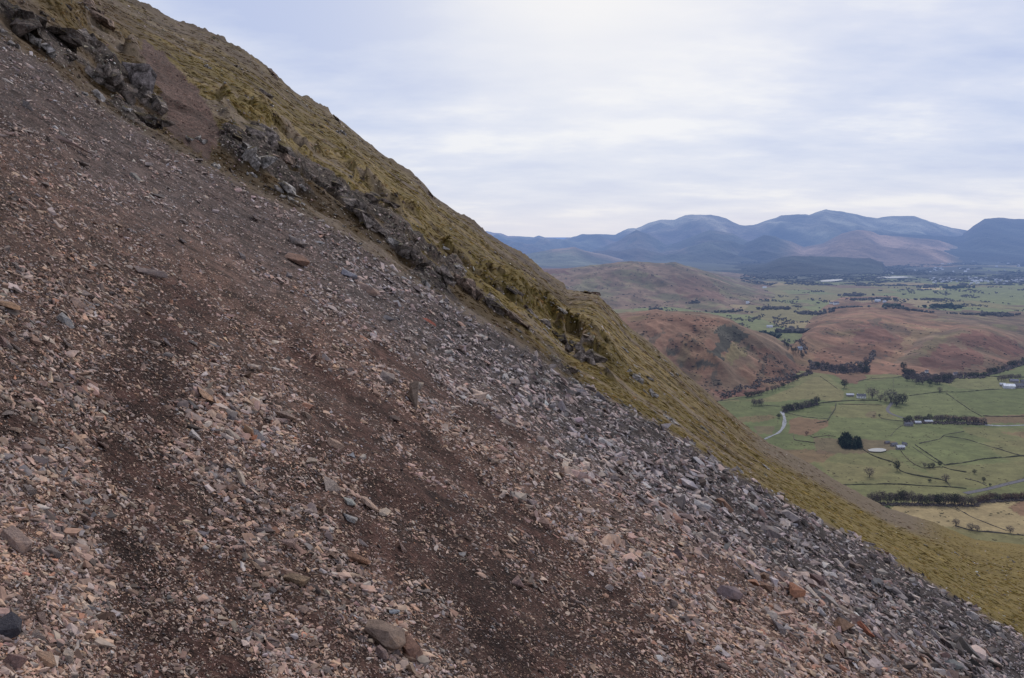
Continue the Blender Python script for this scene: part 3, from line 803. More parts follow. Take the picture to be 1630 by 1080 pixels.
HERO = [ # px, py, width px, angle from the fall line (- = level), tilt, palette, flatness, label
 (8, 1003, 52, 80, 0, (.055, .058, .075), (1, .9, .8), 'smooth dark blue-grey boulder cut by the left edge of the picture'),
 (22, 864, 58, -15, 0, (.26, .19, .165), (1, .6, .38), 'broad pink-brown slab at the left edge above the dark boulder'),
 (20, 1055, 34, 60, 10, (.26, .165, .15), (1, .8, .7), 'reddish block in the lower left corner'),
 (72, 1052, 46, -28, 0, (.34, .22, .15), (1, .5, .35), 'tan pointed flat stone near the bottom left corner'),
 (110, 1048, 30, 20, 0, (.36, .30, .25), (1, .7, .5), 'pale blocky stone right of the tan pointed one'),
 (107, 965, 16, 0, 0, (.40, .30, .26), (1, .7, .5), 'small pale pink stone on brown soil above the bottom left corner stones'),
 (123, 737, 32, -20, 0, (.30, .20, .17), (1, .45, .3), 'flat pink stone left of the brown soil streak'),
 (310, 697, 30, 0, 0, (.48, .46, .45), (1, .5, .3), 'whitish flat stone in the middle of the brown soil streak'),
 (328, 636, 44, 20, 0, (.36, .22, .14), (1, .75, .3), 'orange-tan slab above the whitish flat stone'),
 (402, 694, 50, 25, 0, (.15, .15, .165), (1, .55, .25), 'dark slate slab with a smooth top left of centre'),
 (450, 668, 46, 45, 12, (.24, .18, .15), (1, .5, .3), 'leaning brown slab right of the dark slate'),
 (372, 672, 26, 10, 0, (.09, .08, .09), (1, .6, .4), 'small dark stone above the dark slate slab'),
 (264, 548, 26, 60, 35, (.26, .23, .23), (1, .6, .3), 'small upright grey stone on the upper brown streak'),
 (245, 548, 18, 0, 0, (.34, .27, .23), (1, .7, .5), 'tan stone beside the small upright grey stone'),
 (306, 548, 16, 0, 0, (.36, .34, .32), (1, .7, .6), 'round pale stone right of the small upright stone'),
 (276, 692, 20, 0, 0, (.3, .2, .16), (1, .6, .4), 'small tan stone just left of the whitish flat stone'),
 (497, 738, 40, 62, 10, (.33, .27, .22), (1, .35, .25), 'long narrow tan splinter pointing down the slope'),
 (533, 712, 34, -5, 0, (.40, .28, .21), (1, .5, .35), 'peach flat stone above the pile of pale slabs'),
 (525, 775, 46, 60, 15, (.30, .25, .22), (1, .7, .3), 'grey-pink slab on the left of the pile of pale slabs'),
 (556, 801, 26, 30, 10, (.30, .33, .31), (1, .8, .4), 'greenish grey slab in the pile of pale slabs'),
 (585, 806, 44, 25, 5, (.42, .30, .23), (1, .55, .3), 'peach slab in the middle of the pile of pale slabs'),
 (610, 818, 28, 50, 0, (.42, .35, .28), (1, .6, .3), 'cream slab at the right of the pile of pale slabs'),
 (556, 827, 28, 0, 0, (.30, .31, .31), (1, .6, .4), 'pale grey stone below the pile of pale slabs'),
 (549, 770, 22, 10, 0, (.36, .27, .22), (1, .7, .4), 'small tan slab above the pile of pale slabs'),
 (561, 726, 16, 0, 0, (.22, .25, .29), (1, .8, .5), 'small blue-grey stone right of the peach flat stone'),
 (658, 640, 74, 112, -44, (.22, .17, .13), (1, .36, .5), 'upright brown finger of rock standing out of the scree at the centre'),
 (664, 617, 26, 90, -40, (.24, .21, .18), (1, .6, .4), 'grey chip resting on the top of the upright finger'),
 (614, 604, 34, 30, 10, (.20, .17, .16), (1, .7, .4), 'square brown block left of the upright finger'),
 (628, 668, 22, 0, 0, (.12, .09, .08), (1, .7, .5), 'dark brown block at the foot of the upright finger'),
 (450, 868, 50, 42, 0, (.27, .19, .17), (1, .35, .32), 'long pink ridge-backed stone lying down the slope in the lower middle'),
 (420, 848, 38, 42, 0, (.16, .13, .125), (1, .25, .2), 'thin dark splinter above the pink ridge-backed stone'),
 (472, 928, 52, 22, 0, (.24, .17, .11), (1, .5, .4), 'brown wedge below the pink ridge-backed stone'),
 (608, 1020, 72, 5, 0, (.22, .16, .125), (1, .7, .5), 'large brown boulder near the bottom edge left of centre'),
 (607, 1043, 26, 0, 0, (.24, .17, .16), (1, .9, .8), 'round pinkish stone tucked under the large brown boulder'),
 (652, 1040, 46, -20, 10, (.21, .115, .085), (1, .7, .5), 'rust-brown block right of the large brown boulder'),
 (626, 976, 28, 52, 0, (.24, .29, .34), (1, .3, .2), 'narrow blue-grey splinter above the large brown boulder'),
 (570, 895, 46, 20, 0, (.23, .125, .08), (1, .45, .35), 'rusty brown slab right of the pink ridge-backed stone'),
 (866, 836, 28, 0, 0, (.26, .17, .14), (1, .8, .6), 'reddish block by the earthy ledge right of centre'),
 (822, 930, 22, 0, 0, (.26, .17, .155), (1, .9, .7), 'dull pink stone on brown soil in the lower middle'),
 (846, 928, 26, 60, 10, (.21, .17, .145), (1, .9, .5), 'grey-brown slab leaning beside the dull pink stone'),
 (970, 938, 20, 60, 35, (.36, .31, .29), (1, .6, .5), 'pale pointed stone low on the right of centre'),
 (705, 912, 24, 70, 30, (.33, .27, .23), (1, .5, .4), 'pale pointed stone on brown soil in the lower middle'),
 (735, 884, 18, 40, 0, (.36, .36, .35), (1, .5, .3), 'small whitish splinter above the pale pointed stone'),
 (930, 817, 34, 22, 0, (.40, .31, .26), (1, .4, .3), 'long pale pink stone in the tan gravel right of centre'),
 (1128, 856, 36, 5, 0, (.30, .25, .225), (1, .75, .55), 'light blocky stone in the grey rubble on the right'),
 (1128, 962, 34, 0, 0, (.46, .37, .31), (1, .45, .35), 'cream rounded stone low in the grey rubble'),
 (1080, 884, 30, 10, 0, (.13, .10, .105), (1, .7, .6), 'dark hollow-sided block left of the light blocky stone'),
 (1194, 928, 34, 35, 0, (.29, .14, .085), (1, .6, .4), 'orange-brown stone in the grey rubble on the right'),
 (1264, 946, 44, 30, 0, (.28, .12, .065), (1, .6, .45), 'bright rust slab right of the orange-brown stone'),
 (1216, 916, 40, 20, 0, (.19, .12, .085), (1, .6, .4), 'brown crumbling block above the orange-brown stone'),
 (1300, 930, 46, 25, 0, (.13, .085, .085), (1, .6, .45), 'maroon slab right of the bright rust slab'),
 (1374, 1005, 34, 20, 0, (.27, .09, .05), (1, .6, .4), 'vivid rust-red stone near the bottom right'),
 (1340, 1000, 52, 45, 0, (.17, .10, .065), (1, .5, .4), 'long brown slab left of the vivid rust-red stone'),
 (1540, 980, 50, 32, 0, (.25, .25, .26), (1, .35, .25), 'long pale grey slab at the scree edge near the right side'),
 (1158, 948, 70, 42, 0, (.15, .115, .125), (1, .38, .22), 'long purple-grey slab lying down the slope in the rubble'),
 (1310, 978, 30, 0, 0, (.30, .30, .32), (1, .7, .4), 'light grey flat stone above the long brown slab'),
 (1022, 862, 16, 0, 0, (.4, .35, .3), (1, .6, .4), 'small pale stone among the tan gravel left of the light blocky stone'),
 (555, 442, 30, 10, 0, (.16, .175, .22), (1, .7, .5), 'blue-grey boulder on the upper scree'),
 (585, 465, 56, 38, 0, (.23, .165, .14), (1, .3, .25), 'long pinkish slab just below the blue-grey boulder'),
 (470, 388, 34, -10, 0, (.19, .17, .165), (1, .5, .4), 'grey block with a dark underside high on the scree'),
 (465, 416, 46, 40, 0, (.17, .10, .075), (1, .6, .3), 'rusty brown slab below the block with the dark underside'),
 (545, 362, 0, 0, 0, G1, (1, 1, 1), ''),
 (618, 512, 22, 10, 0, (.12, .12, .135), (1, .8, .6), 'small dark block on the scree under the long pinkish slab'),
 (683, 513, 28, 30, 0, (.23, .055, .035), (1, .5, .35), 'deep red stone on the upper scree'),
 (240, 438, 60, 38, 0, (.20, .16, .15), (1, .25, .2), 'long grey splinter lying down the slope left of the upper brown streak'),
 (135, 470, 24, 0, 0, (.24, .20, .19), (1, .8, .5), 'grey-pink stone high on the left scree'),
 (10, 492, 40, 15, 0, (.33, .20, .12), (1, .5, .4), 'orange stone at the left edge half way down'),
 (5, 548, 32, 60, 10, (.24, .16, .145), (1, .7, .6), 'pinkish block at the left edge below the orange stone'),
 (105, 515, 34, 10, 0, (.28, .29, .29), (1, .6, .4), 'light grey-green stone right of the orange stone'),
 (45, 172, 30, 10, 0, (.16, .15, .15), (1, .5, .4), 'dark grey stone on the far upper left scree'),
 (90, 208, 26, 10, 0, (.18, .17, .16), (1, .5, .4), 'grey stone below the dark grey stone on the far upper left scree'),
 (115, 235, 60, 38, 0, (.26, .19, .175), (1, .14, .12), 'long thin pale splinter on the far upper left scree'),
 (215, 283, 24, 10, 0, (.2, .2, .19), (1, .6, .4), 'grey stone right of the long thin splinter'),
 (250, 315, 26, 30, 0, (.14, .13, .13), (1, .5, .4), 'dark stone below the chute on the upper scree'),
]
for i, (px, py, w, ang, tilt, col, flat, lab) in enumerate(HERO):
    if not w: continue
    slab = flat[1] < .62 and w > 33
    o = put_stone(stone_mesh(500 + i, (np.array(col) * .75 + np.array([.24, .18, .145]) * np.mean(col) * 1.25) * 1.15, flat, 'boulder' in lab), px, py, w, ang, tilt + rng.normal(0, 6), .13, 'boulder' if 'boulder' in lab[:40] else 'flat_stone' if slab else 'stone')
    tag(o, lab, 'stone')

MV = {}
def variant(k, pal):
    if (k, pal) not in MV:
        MV[(k, pal)] = stone_mesh(900 + k, (np.array(PAL[pal]) * .6 + np.array([.105, .076, .06])) * 1.1, (1, .5 + .1 * (k % 4), .32 + .08 * (k % 3)))
    return MV[(k, pal)]
def more(n, poly, wr, pals, group, label):
    xs = [p[0] for p in poly]; ys = [p[1] for p in poly]; k = 0
    while k < n:
        px = rng.uniform(min(xs), max(xs)); py = rng.uniform(min(ys), max(ys))
        if not inpoly(np.array([px]), np.array([py]), poly)[0] or py < np.interp(px, *BND) + 6: continue
        w = wr[0] + (wr[1] - wr[0]) * rng.random() ** 1.8
        o = put_stone(variant(int(rng.integers(6)), pals[int(rng.integers(len(pals)))]), px, py, w, rng.normal(5, 45), rng.normal(0, 12), .16, 'stone')
        tag(o, label, 'stone', group); k += 1
more(34, [(0, 740), (150, 740), (140, 1080), (0, 1080)], (14, 30), ['tan', 'pink', 'tan', 'grey'], 'stones at the lower left', 'tan or pinkish angular stone loose on the lower left of the scree')
more(30, [(0, 380), (190, 420), (170, 720), (0, 720)], (14, 32), ['pink', 'grey', 'tan', 'grey'], 'stones at the middle left', 'grey or pink angular stone loose on the left side of the scree')
more(26, [(150, 780), (430, 900), (430, 1080), (160, 1080)], (8, 18), ['pale', 'tan', 'pink'], 'stones on the brown soil', 'small stone lying on the broad brown soil streak at the lower left')
more(34, [(330, 620), (480, 640), (680, 880), (700, 1080), (440, 1080), (360, 760)], (11, 26), ['tan', 'pink', 'brown', 'grey'], 'stones between the two soil streaks', 'angular stone loose on the rib of gravel between the two brown soil streaks')
more(34, [(640, 520), (1000, 740), (1100, 1000), (900, 860), (700, 680)], (10, 22), ['tan', 'tan', 'pale', 'grey', 'brown'], 'stones on the tan gravel', 'tan angular stone loose on the band of light gravel right of centre')
more(44, [(880, 640), (1180, 780), (1500, 980), (1500, 1080), (1120, 1080), (1000, 800)], (14, 34), ['grey', 'cold', 'cold', 'dark', 'pink', 'rust'], 'blocks in the grey rubble', 'angular block in the coarse grey rubble on the right')
more(26, [(0, 110), (300, 290), (600, 440), (560, 520), (300, 420), (0, 330)], (11, 24), ['grey', 'cold', 'grey', 'tan'], 'stones on the upper scree', 'grey flat stone lying on the upper scree below the crags')
# ------------------------------------------------------------------ the valley: heights
def yflat(py): return F * EYE / (np.asarray(py, float) - HY)
def floor_z(X, Y):
    a = sst(1500, 4500, Y)
    return 1.2 * fbm(X / 160, Y / 160, 3, 81) + a * 9 * fbm(X / 700, Y / 900, 3, 82) - 5 * sst(5600, 6200, Y)

class Hill:
    def __init__(s, name, ridge, depth, foot=None, fd=None, back=1.7, p=1.25, gul=0, gl=200, seed=1):
        s.name = name; s.rx, s.ry = P(ridge); s.dx, s.dy = P(depth)
        s.foot = P(foot) if foot else None; s.fd = P(fd) if fd else None
        s.back = back; s.p = p; s.gul = gul; s.gl = gl; s.seed = seed
    def z(s, X, Y):
        px = CX + F * X / Y
        R = np.interp(px, s.rx, s.ry); D = np.interp(px, s.dx, s.dy)
        Yf = yflat(np.interp(px, *s.foot)) if s.foot else np.interp(px, *s.fd)
        Yf = np.minimum(Yf, D * .97)
        R = R + 1.1 * fbm(px / 14, px * 0, 3, s.seed + 5)
        zr = EYE - (R - HY) / F * D
        Yb = D + (D - Yf) * s.back
        t = np.where(Y < D, (Y - Yf) / (D - Yf), (Yb - Y) / (Yb - D))
        tt = np.clip(t, 0, 1)
        f = np.where(Y < D, 1 - (1 - tt) ** s.p, tt * tt * (3 - 2 * tt))
        f = f * .82 + .18 * tt * tt * (3 - 2 * tt)
        g = s.gul * (ridged(X / s.gl + .3 * Y / s.gl, Y / s.gl / 2.2, 4, s.seed) - .6) * 4 * tt * (1 - tt)
        z = zr * f + g
        inside = (px > s.rx[0]) & (px < s.rx[-1])
        e = np.minimum(px - s.rx[0], s.rx[-1] - px)
        k = sst(0, 14, e); z = z * k - 40 * (1 - k)
        z = np.where(t > 0, z, t * 60)
        return np.where(inside & (t > -.6), np.maximum(z, -40), -40.)

HILLS = [
 Hill('crag_hill', "860,560;930,510;985,506;1010,503;1045,498;1060,501;1100,501;1130,503;1160,511;1178,520;1195,528;1230,545;1262,566;1290,588;1300,600", "860,2300;1300,2150", "860,680;1140,640;1165,633;1200,629;1235,618;1265,606;1290,592;1300,590", p=1.5, gul=26, gl=120, seed=11),
 Hill('bracken_hill', "1235,580;1265,548;1300,526;1340,511;1385,504;1430,509;1470,520;1520,528;1560,540;1600,560;1700,620", "1235,2150;1265,2250;1300,2600;1340,2880;1420,2900;1500,2650;1600,2400;1700,2300", "1235,585;1290,592;1330,597;1400,598;1450,600;1520,600;1600,590;1700,580", p=1.5, gul=17, gl=140, seed=12),
 Hill('rounded_hill', "1380,600;1420,580;1450,560;1480,540;1530,526;1570,527;1600,536;1630,546;1700,548;1800,560;1900,590", "1380,2050;1450,2250;1500,2500;1900,2500", "1380,602;1450,602;1520,600;1580,592;1630,580;1900,570", p=1.6, gul=9, gl=130, seed=13),
 Hill('back_moor', "1400,545;1440,520;1500,511;1560,516;1630,519;1750,522;1900,545", "1400,2950;1900,2950", "1400,560;1900,560", p=1.4, gul=6, gl=160, seed=14),
 Hill('long_fell', "780,445;840,438;865,431;905,430;950,423;975,420;1005,416;1040,419;1075,420;1110,430;1160,452;1190,462;1240,474;1300,480", "780,5200;1100,5100;1190,4700;1300,4300", "780,500;975,492;1060,488;1130,496;1180,500;1240,490;1300,484", p=1.5, gul=30, gl=280, seed=15),
]
FAR = [
 Hill('distant_mountains', "640,380;740,370;780,370;796,371;809,376;850,378;858,375;879,380;897,381;928,373;946,373;980,375;1000,364;1013,365;1029,357;1052,350;1073,351;1092,342;1130,342;1156,348;1177,358;1200,359;1244,343;1282,341;1288,342;1315,333;1342,337;1380,345;1396,347;1423,344;1456,344;1480,353;1515,363;1545,367;1600,376;1700,390;1900,400", "640,17000;900,16500;1100,15000;1300,14500;1900,14000", fd="640,11500;1900,10500", p=1.0, gul=300, gl=1150, seed=31, back=1.2),
 Hill('dark_flat_topped_fell', "1520,380;1540,367;1551,359;1567,349;1591,347;1630,349;1680,350;1750,362;1900,380", "1520,12500;1900,12500", fd="1520,9800;1900,9800", p=1.1, gul=80, gl=1000, seed=32),
 Hill('left_spur', "700,410;760,400;832,406;850,402;880,397;915,394;941,402;967,407;1010,420;1060,430", "700,10500;1060,10500", fd="700,8800;1060,8800", p=1.2, gul=50, gl=700, seed=33),
 Hill('pyramid_spur', "920,410;950,397;980,386;1000,373;1013,366;1030,372;1055,386;1075,398;1110,412;1150,425", "920,13000;1150,12500", fd="920,10000;1150,9800", p=1.0, gul=150, gl=900, seed=34),
 Hill('middle_spur', "1030,408;1060,392;1080,385;1105,376;1130,366;1165,372;1190,384;1220,398;1250,412;1280,424", "1030,12500;1280,12000", fd="1030,9600;1280,9300", p=1.0, gul=150, gl=900, seed=35),
 Hill('bracken_spur', "1140,416;1190,386;1217,374;1235,377;1258,385;1280,394;1310,388;1340,372;1365,366;1385,368;1400,374;1440,378;1490,382;1520,391;1560,406;1620,414", "1140,11500;1620,11000", fd="1140,9300;1620,8600", p=1.1, gul=120, gl=800, seed=36),
 Hill('forested_spur', "1360,386;1391,374;1420,373;1460,374;1520,377;1560,373;1600,370;1700,368;1900,380", "1360,12400;1900,12000", fd="1360,9800;1900,9400", p=1.1, gul=60, gl=900, seed=37),
 Hill('wooded_ridge', "1080,440;1130,430;1190,424;1217,421;1240,412;1262,408;1326,409;1360,412;1385,412;1404,419;1412,432;1425,440", "1080,8200;1425,8000", fd="1080,6900;1425,6900", p=1.2, gul=25, gl=400, seed=38),
]
BYN = {h.name: h for h in HILLS + FAR}

def land(X, Y):
    z = floor_z(X, Y)
    for h in HILLS: z = np.maximum(z, h.z(X, Y))
    return z
_CY = np.exp(np.linspace(math.log(800), math.log(9000), 1600))
def land_pt(px, py):
    X = (px - CX) / F * _CY
    z = land(X, _CY)
    ray = EYE - (py - HY) / F * _CY
    hit = np.argmax(z >= ray)
    Y = _CY[hit] if (z >= ray).any() else float(yflat(max(py, 400)))
    X = (px - CX) / F * Y
    return float(X), float(Y), float(land(np.array([X]), np.array([Y]))[0])

# ------------------------------------------------------------------ the valley: colours
GRN = np.array([.092, .107, .040]); GRN2 = np.array([.118, .130, .052]); OLV = np.array([.150, .132, .058]); TAN = np.array([.26, .20, .105])
RUST = np.array([.160, .084, .054]); REDB = np.array([.135, .062, .046]); DRK = np.array([.035, .040, .032]); BRN = np.array([.120, .080, .052])
FIELDS = [ # colour, strength, polygon
 (OLV, .9, [(1140, 640), (1215, 635), (1256, 620), (1302, 600), (1345, 625), (1340, 640), (1290, 635), (1240, 640)]),
 (GRN, .8, [(1140, 640), (1200, 637), (1240, 650), (1170, 665), (1150, 660)]),
 (RUST, .75, [(1257, 668), (1270, 664), (1317, 670), (1318, 678), (1300, 688), (1284, 694), (1256, 690)]),
 (RUST, .45, [(1175, 665), (1225, 660), (1238, 664), (1210, 672), (1178, 672)]),
 (BRN, .6, [(1200, 678), (1232, 678), (1230, 692), (1205, 690)]),
 (RUST, .6, [(1245, 716), (1300, 716), (1330, 722), (1310, 736), (1262, 738)]),
 (BRN, .7, [(1295, 696), (1425, 702), (1425, 716), (1380, 722), (1300, 722)]),
 (OLV, .75, [(1300, 735), (1360, 740), (1420, 745), (1400, 762), (1340, 772)]),
 (REDB, .8, [(1305, 578), (1350, 576), (1372, 592), (1380, 602), (1362, 612), (1345, 610)]),
 (OLV, .6, [(1380, 575), (1440, 590), (1442, 598), (1385, 606), (1375, 595)]),
 (TAN, .95, [(1417, 808), (1450, 800), (1560, 800), (1630, 793), (1800, 790), (1800, 855), (1630, 852), (1500, 845), (1440, 835)]),
 (OLV, .9, [(1500, 838), (1630, 852), (1800, 852), (1800, 900), (1500, 900)]),
 (RUST, .75, [(1605, 808), (1625, 798), (1800, 795), (1800, 830), (1625, 822)]),
 (RUST, .85, [(1592, 688), (1630, 688), (1700, 690), (1700, 706), (1630, 698)]),
 (REDB, .6, [(1500, 662), (1560, 665), (1630, 660), (1700, 660), (1700, 674), (1560, 674)]),
 (GRN2, .7, [(1440, 630), (1500, 626), (1560, 660), (1470, 662), (1440, 650)]),
 (GRN, .9, [(1510, 624), (1630, 620), (1800, 618), (1800, 660), (1565, 660)]),
 (OLV, .6, [(1350, 642), (1410, 645), (1430, 668), (1330, 664), (1320, 648)]),
 (OLV, .55, [(1470, 745), (1630, 735), (1630, 765), (1550, 778), (1500, 770)]),
 (BRN, .5, [(1380, 655), (1395, 655), (1395, 666), (1378, 664)]),
 (OLV, .5, [(1530, 680), (1700, 684), (1700, 735), (1540, 690)]),
]
PATCH_H = { # on the hills
 'crag_hill': [(RUST, .8, [(1060, 505), (1150, 507), (1165, 516), (1130, 520), (1060, 515)]), (RUST, .85, [(1190, 545), (1240, 560), (1285, 590), (1250, 610), (1225, 600), (1200, 560)]),
   (RUST, .5, [(1110, 515), (1140, 530), (1160, 610), (1120, 600), (1090, 540)]), (REDB, .8, [(1140, 625), (1210, 618), (1220, 630), (1150, 637)]),
   (DRK, .85, [(1137, 525), (1150, 519), (1172, 522), (1195, 537), (1172, 543), (1160, 552), (1150, 572), (1135, 566), (1128, 560), (1142, 550)]),
   (DRK, .8, [(1110, 578), (1140, 579), (1142, 585), (1112, 586)]), (DRK, .6, [(1058, 556), (1080, 552), (1078, 566), (1062, 566)]), (DRK, .55, [(1030, 545), (1060, 523), (1050, 545), (1036, 552)]),
   (BRN, .5, [(1170, 565), (1190, 560), (1180, 610), (1160, 625), (1120, 620), (1125, 600)]), (DRK, .6, [(1214, 570), (1220, 566), (1218, 600), (1212, 612)]),
   (OLV, .6, [(1160, 550), (1190, 548), (1185, 565), (1160, 580)])],
 'bracken_hill': [(RUST, .9, [(1300, 560), (1350, 545), (1420, 540), (1450, 548), (1400, 572), (1330, 590), (1290, 580)]), (REDB, .8, [(1352, 528), (1405, 515), (1440, 540), (1400, 545), (1360, 545)]),
   (BRN, .7, [(1410, 515), (1450, 522), (1435, 538), (1415, 532)]), (TAN, .4, [(1450, 523), (1500, 526), (1480, 540), (1455, 545), (1430, 560), (1440, 542)]), (DRK, .5, [(1385, 510), (1403, 508), (1400, 516), (1388, 518)])],
 'rounded_hill': [(REDB, .85, [(1460, 565), (1490, 548), (1560, 560), (1568, 572), (1530, 590), (1470, 585)]), (REDB, .85, [(1525, 536), (1560, 528), (1600, 537), (1640, 560), (1620, 570), (1580, 555), (1530, 548)]), (OLV, .4, [(1450, 570), (1480, 540), (1520, 530), (1500, 545), (1465, 575)])],
 'back_moor': [(OLV, .8, [(1430, 514), (1620, 520), (1600, 530), (1440, 528)])],
 'long_fell': [(REDB, .8, [(860, 425), (910, 425), (905, 437), (860, 440)]), (DRK, .6, [(985, 414), (1025, 416), (1010, 420)]), (DRK, .6, [(1045, 416), (1080, 420), (1075, 426)]), (REDB, .5, [(1060, 440), (1140, 450), (1150, 480), (1080, 470)])],
}
EDGE = {'mid_belt': None}
def apply_polys(c, px, py, lst, wob=2.2):
    wx = px + wob * fbm(px / 7, py / 4, 2, 91); wy = py + wob * .6 * fbm(px / 7, py / 4, 2, 92)
    for col, s, poly in lst:
        m = inpoly(wx, wy, poly).astype(float) * s
        c = lerp(c, col, m)
    return c

def floor_colour(X, Y, Z):
    px = CX + F * X / Y; py = HY + F * (EYE - Z) / Y
    a = fbm(X / 260, Y / 260, 3, 93); b = fbm(X / 45, Y / 60, 4, 94)
    # irregular fields
    sc = 190.0
    jx = X / sc + .35 * fbm(X / 300, Y / 300, 2, 95); jy = Y / (sc * 1.4) + .35 * fbm(X / 300, Y / 300, 2, 96)
    ix = np.floor(jx + .25 * np.floor(jy)); iy = np.floor(jy)
    fv = _h(ix, iy, 97)
    c = lerp(GRN, GRN2, np.clip(fv, 0, 1))
    c = lerp(c, OLV, .38 * (fv > .74) + .25 * sst(.1, .5, a))
    c = c * (1 + .16 * b)[..., None]
    mid = sst(560, 500, py) if False else sst(2500, 3400, Y)
    fx = np.floor(X / 260 + .5 * fbm(X / 500, Y / 700, 2, 98)); fy = np.floor(Y / 420 + .6 * fbm(X / 600, Y / 800, 2, 99))
    h = _h(fx, fy, 100)
    m = np.where((h < .36)[..., None], GRN2 * 1.15, np.where((h < .62)[..., None], OLV * 1.1, np.where((h < .8)[..., None], TAN * .85, np.where((h < .97)[..., None], OLV, BRN * 1.1))))
    m = m * (1 + .2 * b)[..., None]
    c = lerp(c, m, mid)
    near = apply_polys(c, px, py, FIELDS)
    c = np.where((Y < 2600)[..., None], near, c)
    c = np.where(((py > 458.5) & (py < 461.5) & (px > 1466) & (px < 1506))[..., None], TAN * 1.5, c)
    # the flat far plain: woods, meadows
    plain = sst(5600, 5900, Y)
    q = fbm(X / 900, Y / 900, 4, 102); q2 = fbm(X / 300, Y / 800, 4, 103)
    pl = lerp(np.array([.03, .036, .036]), np.array([.10, .115, .06]), sst(-.05, .12, q + .6 * q2))
    pl = lerp(pl, np.array([.26, .25, .17]), sst(.42, .52, q2 + .3 * q) * .8)
    left = 1 - sst(1320, 1420, px)
    pl = lerp(pl, np.array([.045, .05, .045]), left * .8)
    c = lerp(c, pl, plain)
    return np.clip(c, .01, 1)

def hill_colour(name, X, Y, Z):
    px = CX + F * X / Y; py = HY + F * (EYE - Z) / Y
    a = fbm(X / 150, Y / 200, 4, 111); b = fbm(X / 35, Y / 60, 4, 112)
    base = {'crag_hill': BRN * 1.4, 'bracken_hill': np.array([.19, .115, .068]), 'rounded_hill': BRN * 1.35, 'back_moor': BRN * 1.2, 'long_fell': np.array([.17, .115, .080])}[name]
    alt = {'crag_hill': RUST * 1.05, 'bracken_hill': RUST * 1.2, 'rounded_hill': RUST * 1.1, 'back_moor': OLV, 'long_fell': np.array([.13, .12, .065])}[name]
    c = np.broadcast_to(base, X.shape + (3,))
    c = lerp(c, alt, sst(-.1, .35, a + .4 * b) * .8)
    c = lerp(c, OLV * .8, sst(.25, .55, fbm(X / 90, Y / 90, 3, 113)) * .4)
    c = apply_polys(c, px + 8 * a + 6 * b, py + 6 * b, PATCH_H.get(name, []), 7)
    c = c * (1 + .25 * b)[..., None]
    rg = ridged(X / 95 + .2 * Y / 95, Y / 260, 4, 115)  # ridge and gully shading painted into the hill colour
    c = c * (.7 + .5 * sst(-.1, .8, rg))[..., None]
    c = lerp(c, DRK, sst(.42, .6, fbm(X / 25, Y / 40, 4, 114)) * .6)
    return np.clip(c, .01, 1)

def far_colour(name, X, Y, Z):
    px = CX + F * X / Y; py = HY + F * (EYE - Z) / Y
    a = fbm(X / 1300, Y / 1500, 5, 121); b = fbm(X / 260, Y / 500, 4, 122)
    g = np.array([.11, .115, .08]); r = np.array([.27, .175, .13]); d = np.array([.012, .018, .022]); h = np.array([.42, .40, .30])
    c = lerp(g, r, sst(-.05, .3, a + .3 * b) * .6)
    if name == 'bracken_spur':
        c = lerp(c, r * 1.15, .85 * sst(1230, 1280, px) * (1 - sst(1500, 1540, px)))
        c = lerp(c, d, .9 * (1 - sst(1215, 1275, px + 20 * a)))
    if name in ('forested_spur', 'wooded_ridge', 'dark_flat_topped_fell'): c = lerp(c, d, .85 if name != 'dark_flat_topped_fell' else .6)
    if name == 'middle_spur' or name == 'pyramid_spur': c = lerp(c, d, .5)
    if name == 'distant_mountains':
        c = lerp(c, h, sst(250, 520, Z + 120 * b) * .6)
        c = lerp(c, d, .5 * sst(.0, .35, fbm(X / 900, Y / 900, 3, 124)))
        c = lerp(c, np.array([.5, .5, .5]), sst(.35, .6, fbm(X / 130, Y / 300, 3, 123)) * sst(700, 780, Z) * .5)
    rg = ridged(X / 700 + .25 * Y / 700, Y / 1900, 4, 125)  # relief shading of slopes and gullies, put into the mountain colour
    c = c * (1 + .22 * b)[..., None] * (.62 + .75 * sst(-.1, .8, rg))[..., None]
    return np.clip(c, .005, 1)

def mat_land(name, sc, bd):
    m, nt, b, out = new_mat(name)
    a = attr(nt); pos = objpos(nt)
    n1 = noise_n(nt, pos, sc, 6, .65); n2 = noise_n(nt, pos, sc * 6, 4, .65)
    k = ramp(nt, n1.outputs['Fac'], [(.3, .72), (.7, 1.28)]); k2 = ramp(nt, n2.outputs['Fac'], [(.3, .8), (.7, 1.2)])
    c = mixc(nt, a.outputs['Color'], k, 1.0, 'MULTIPLY'); c = mixc(nt, c, k2, .8, 'MULTIPLY')
    nt.links.new(c, b.inputs['Base Color'])
    bump(nt, b, n1.outputs['Fac'], .8, bd)
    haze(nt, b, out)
    return m
M_FLOOR = mat_land('valley_pasture', .035, 1.5); M_HILL = mat_land('hill_bracken', .018, 9.); M_FAR = mat_land('mountain_heath', .0035, 140.)

def fan(name, px0, px1, nx, y0, y1, n, zf, cf_, mat):
    U = np.linspace((px0 - CX) / F, (px1 - CX) / F, nx); Yv = np.exp(np.linspace(math.log(y0), math.log(y1), n))
    Ug, Yg = np.meshgrid(U, Yv, indexing='ij'); Xg = Ug * Yg
    Zg = zf(Xg, Yg); c = cf_(Xg, Yg, Zg)
    return link(bpy.data.objects.new(name, grid_mesh(name, Xg, Yg, Zg, mat, c)))

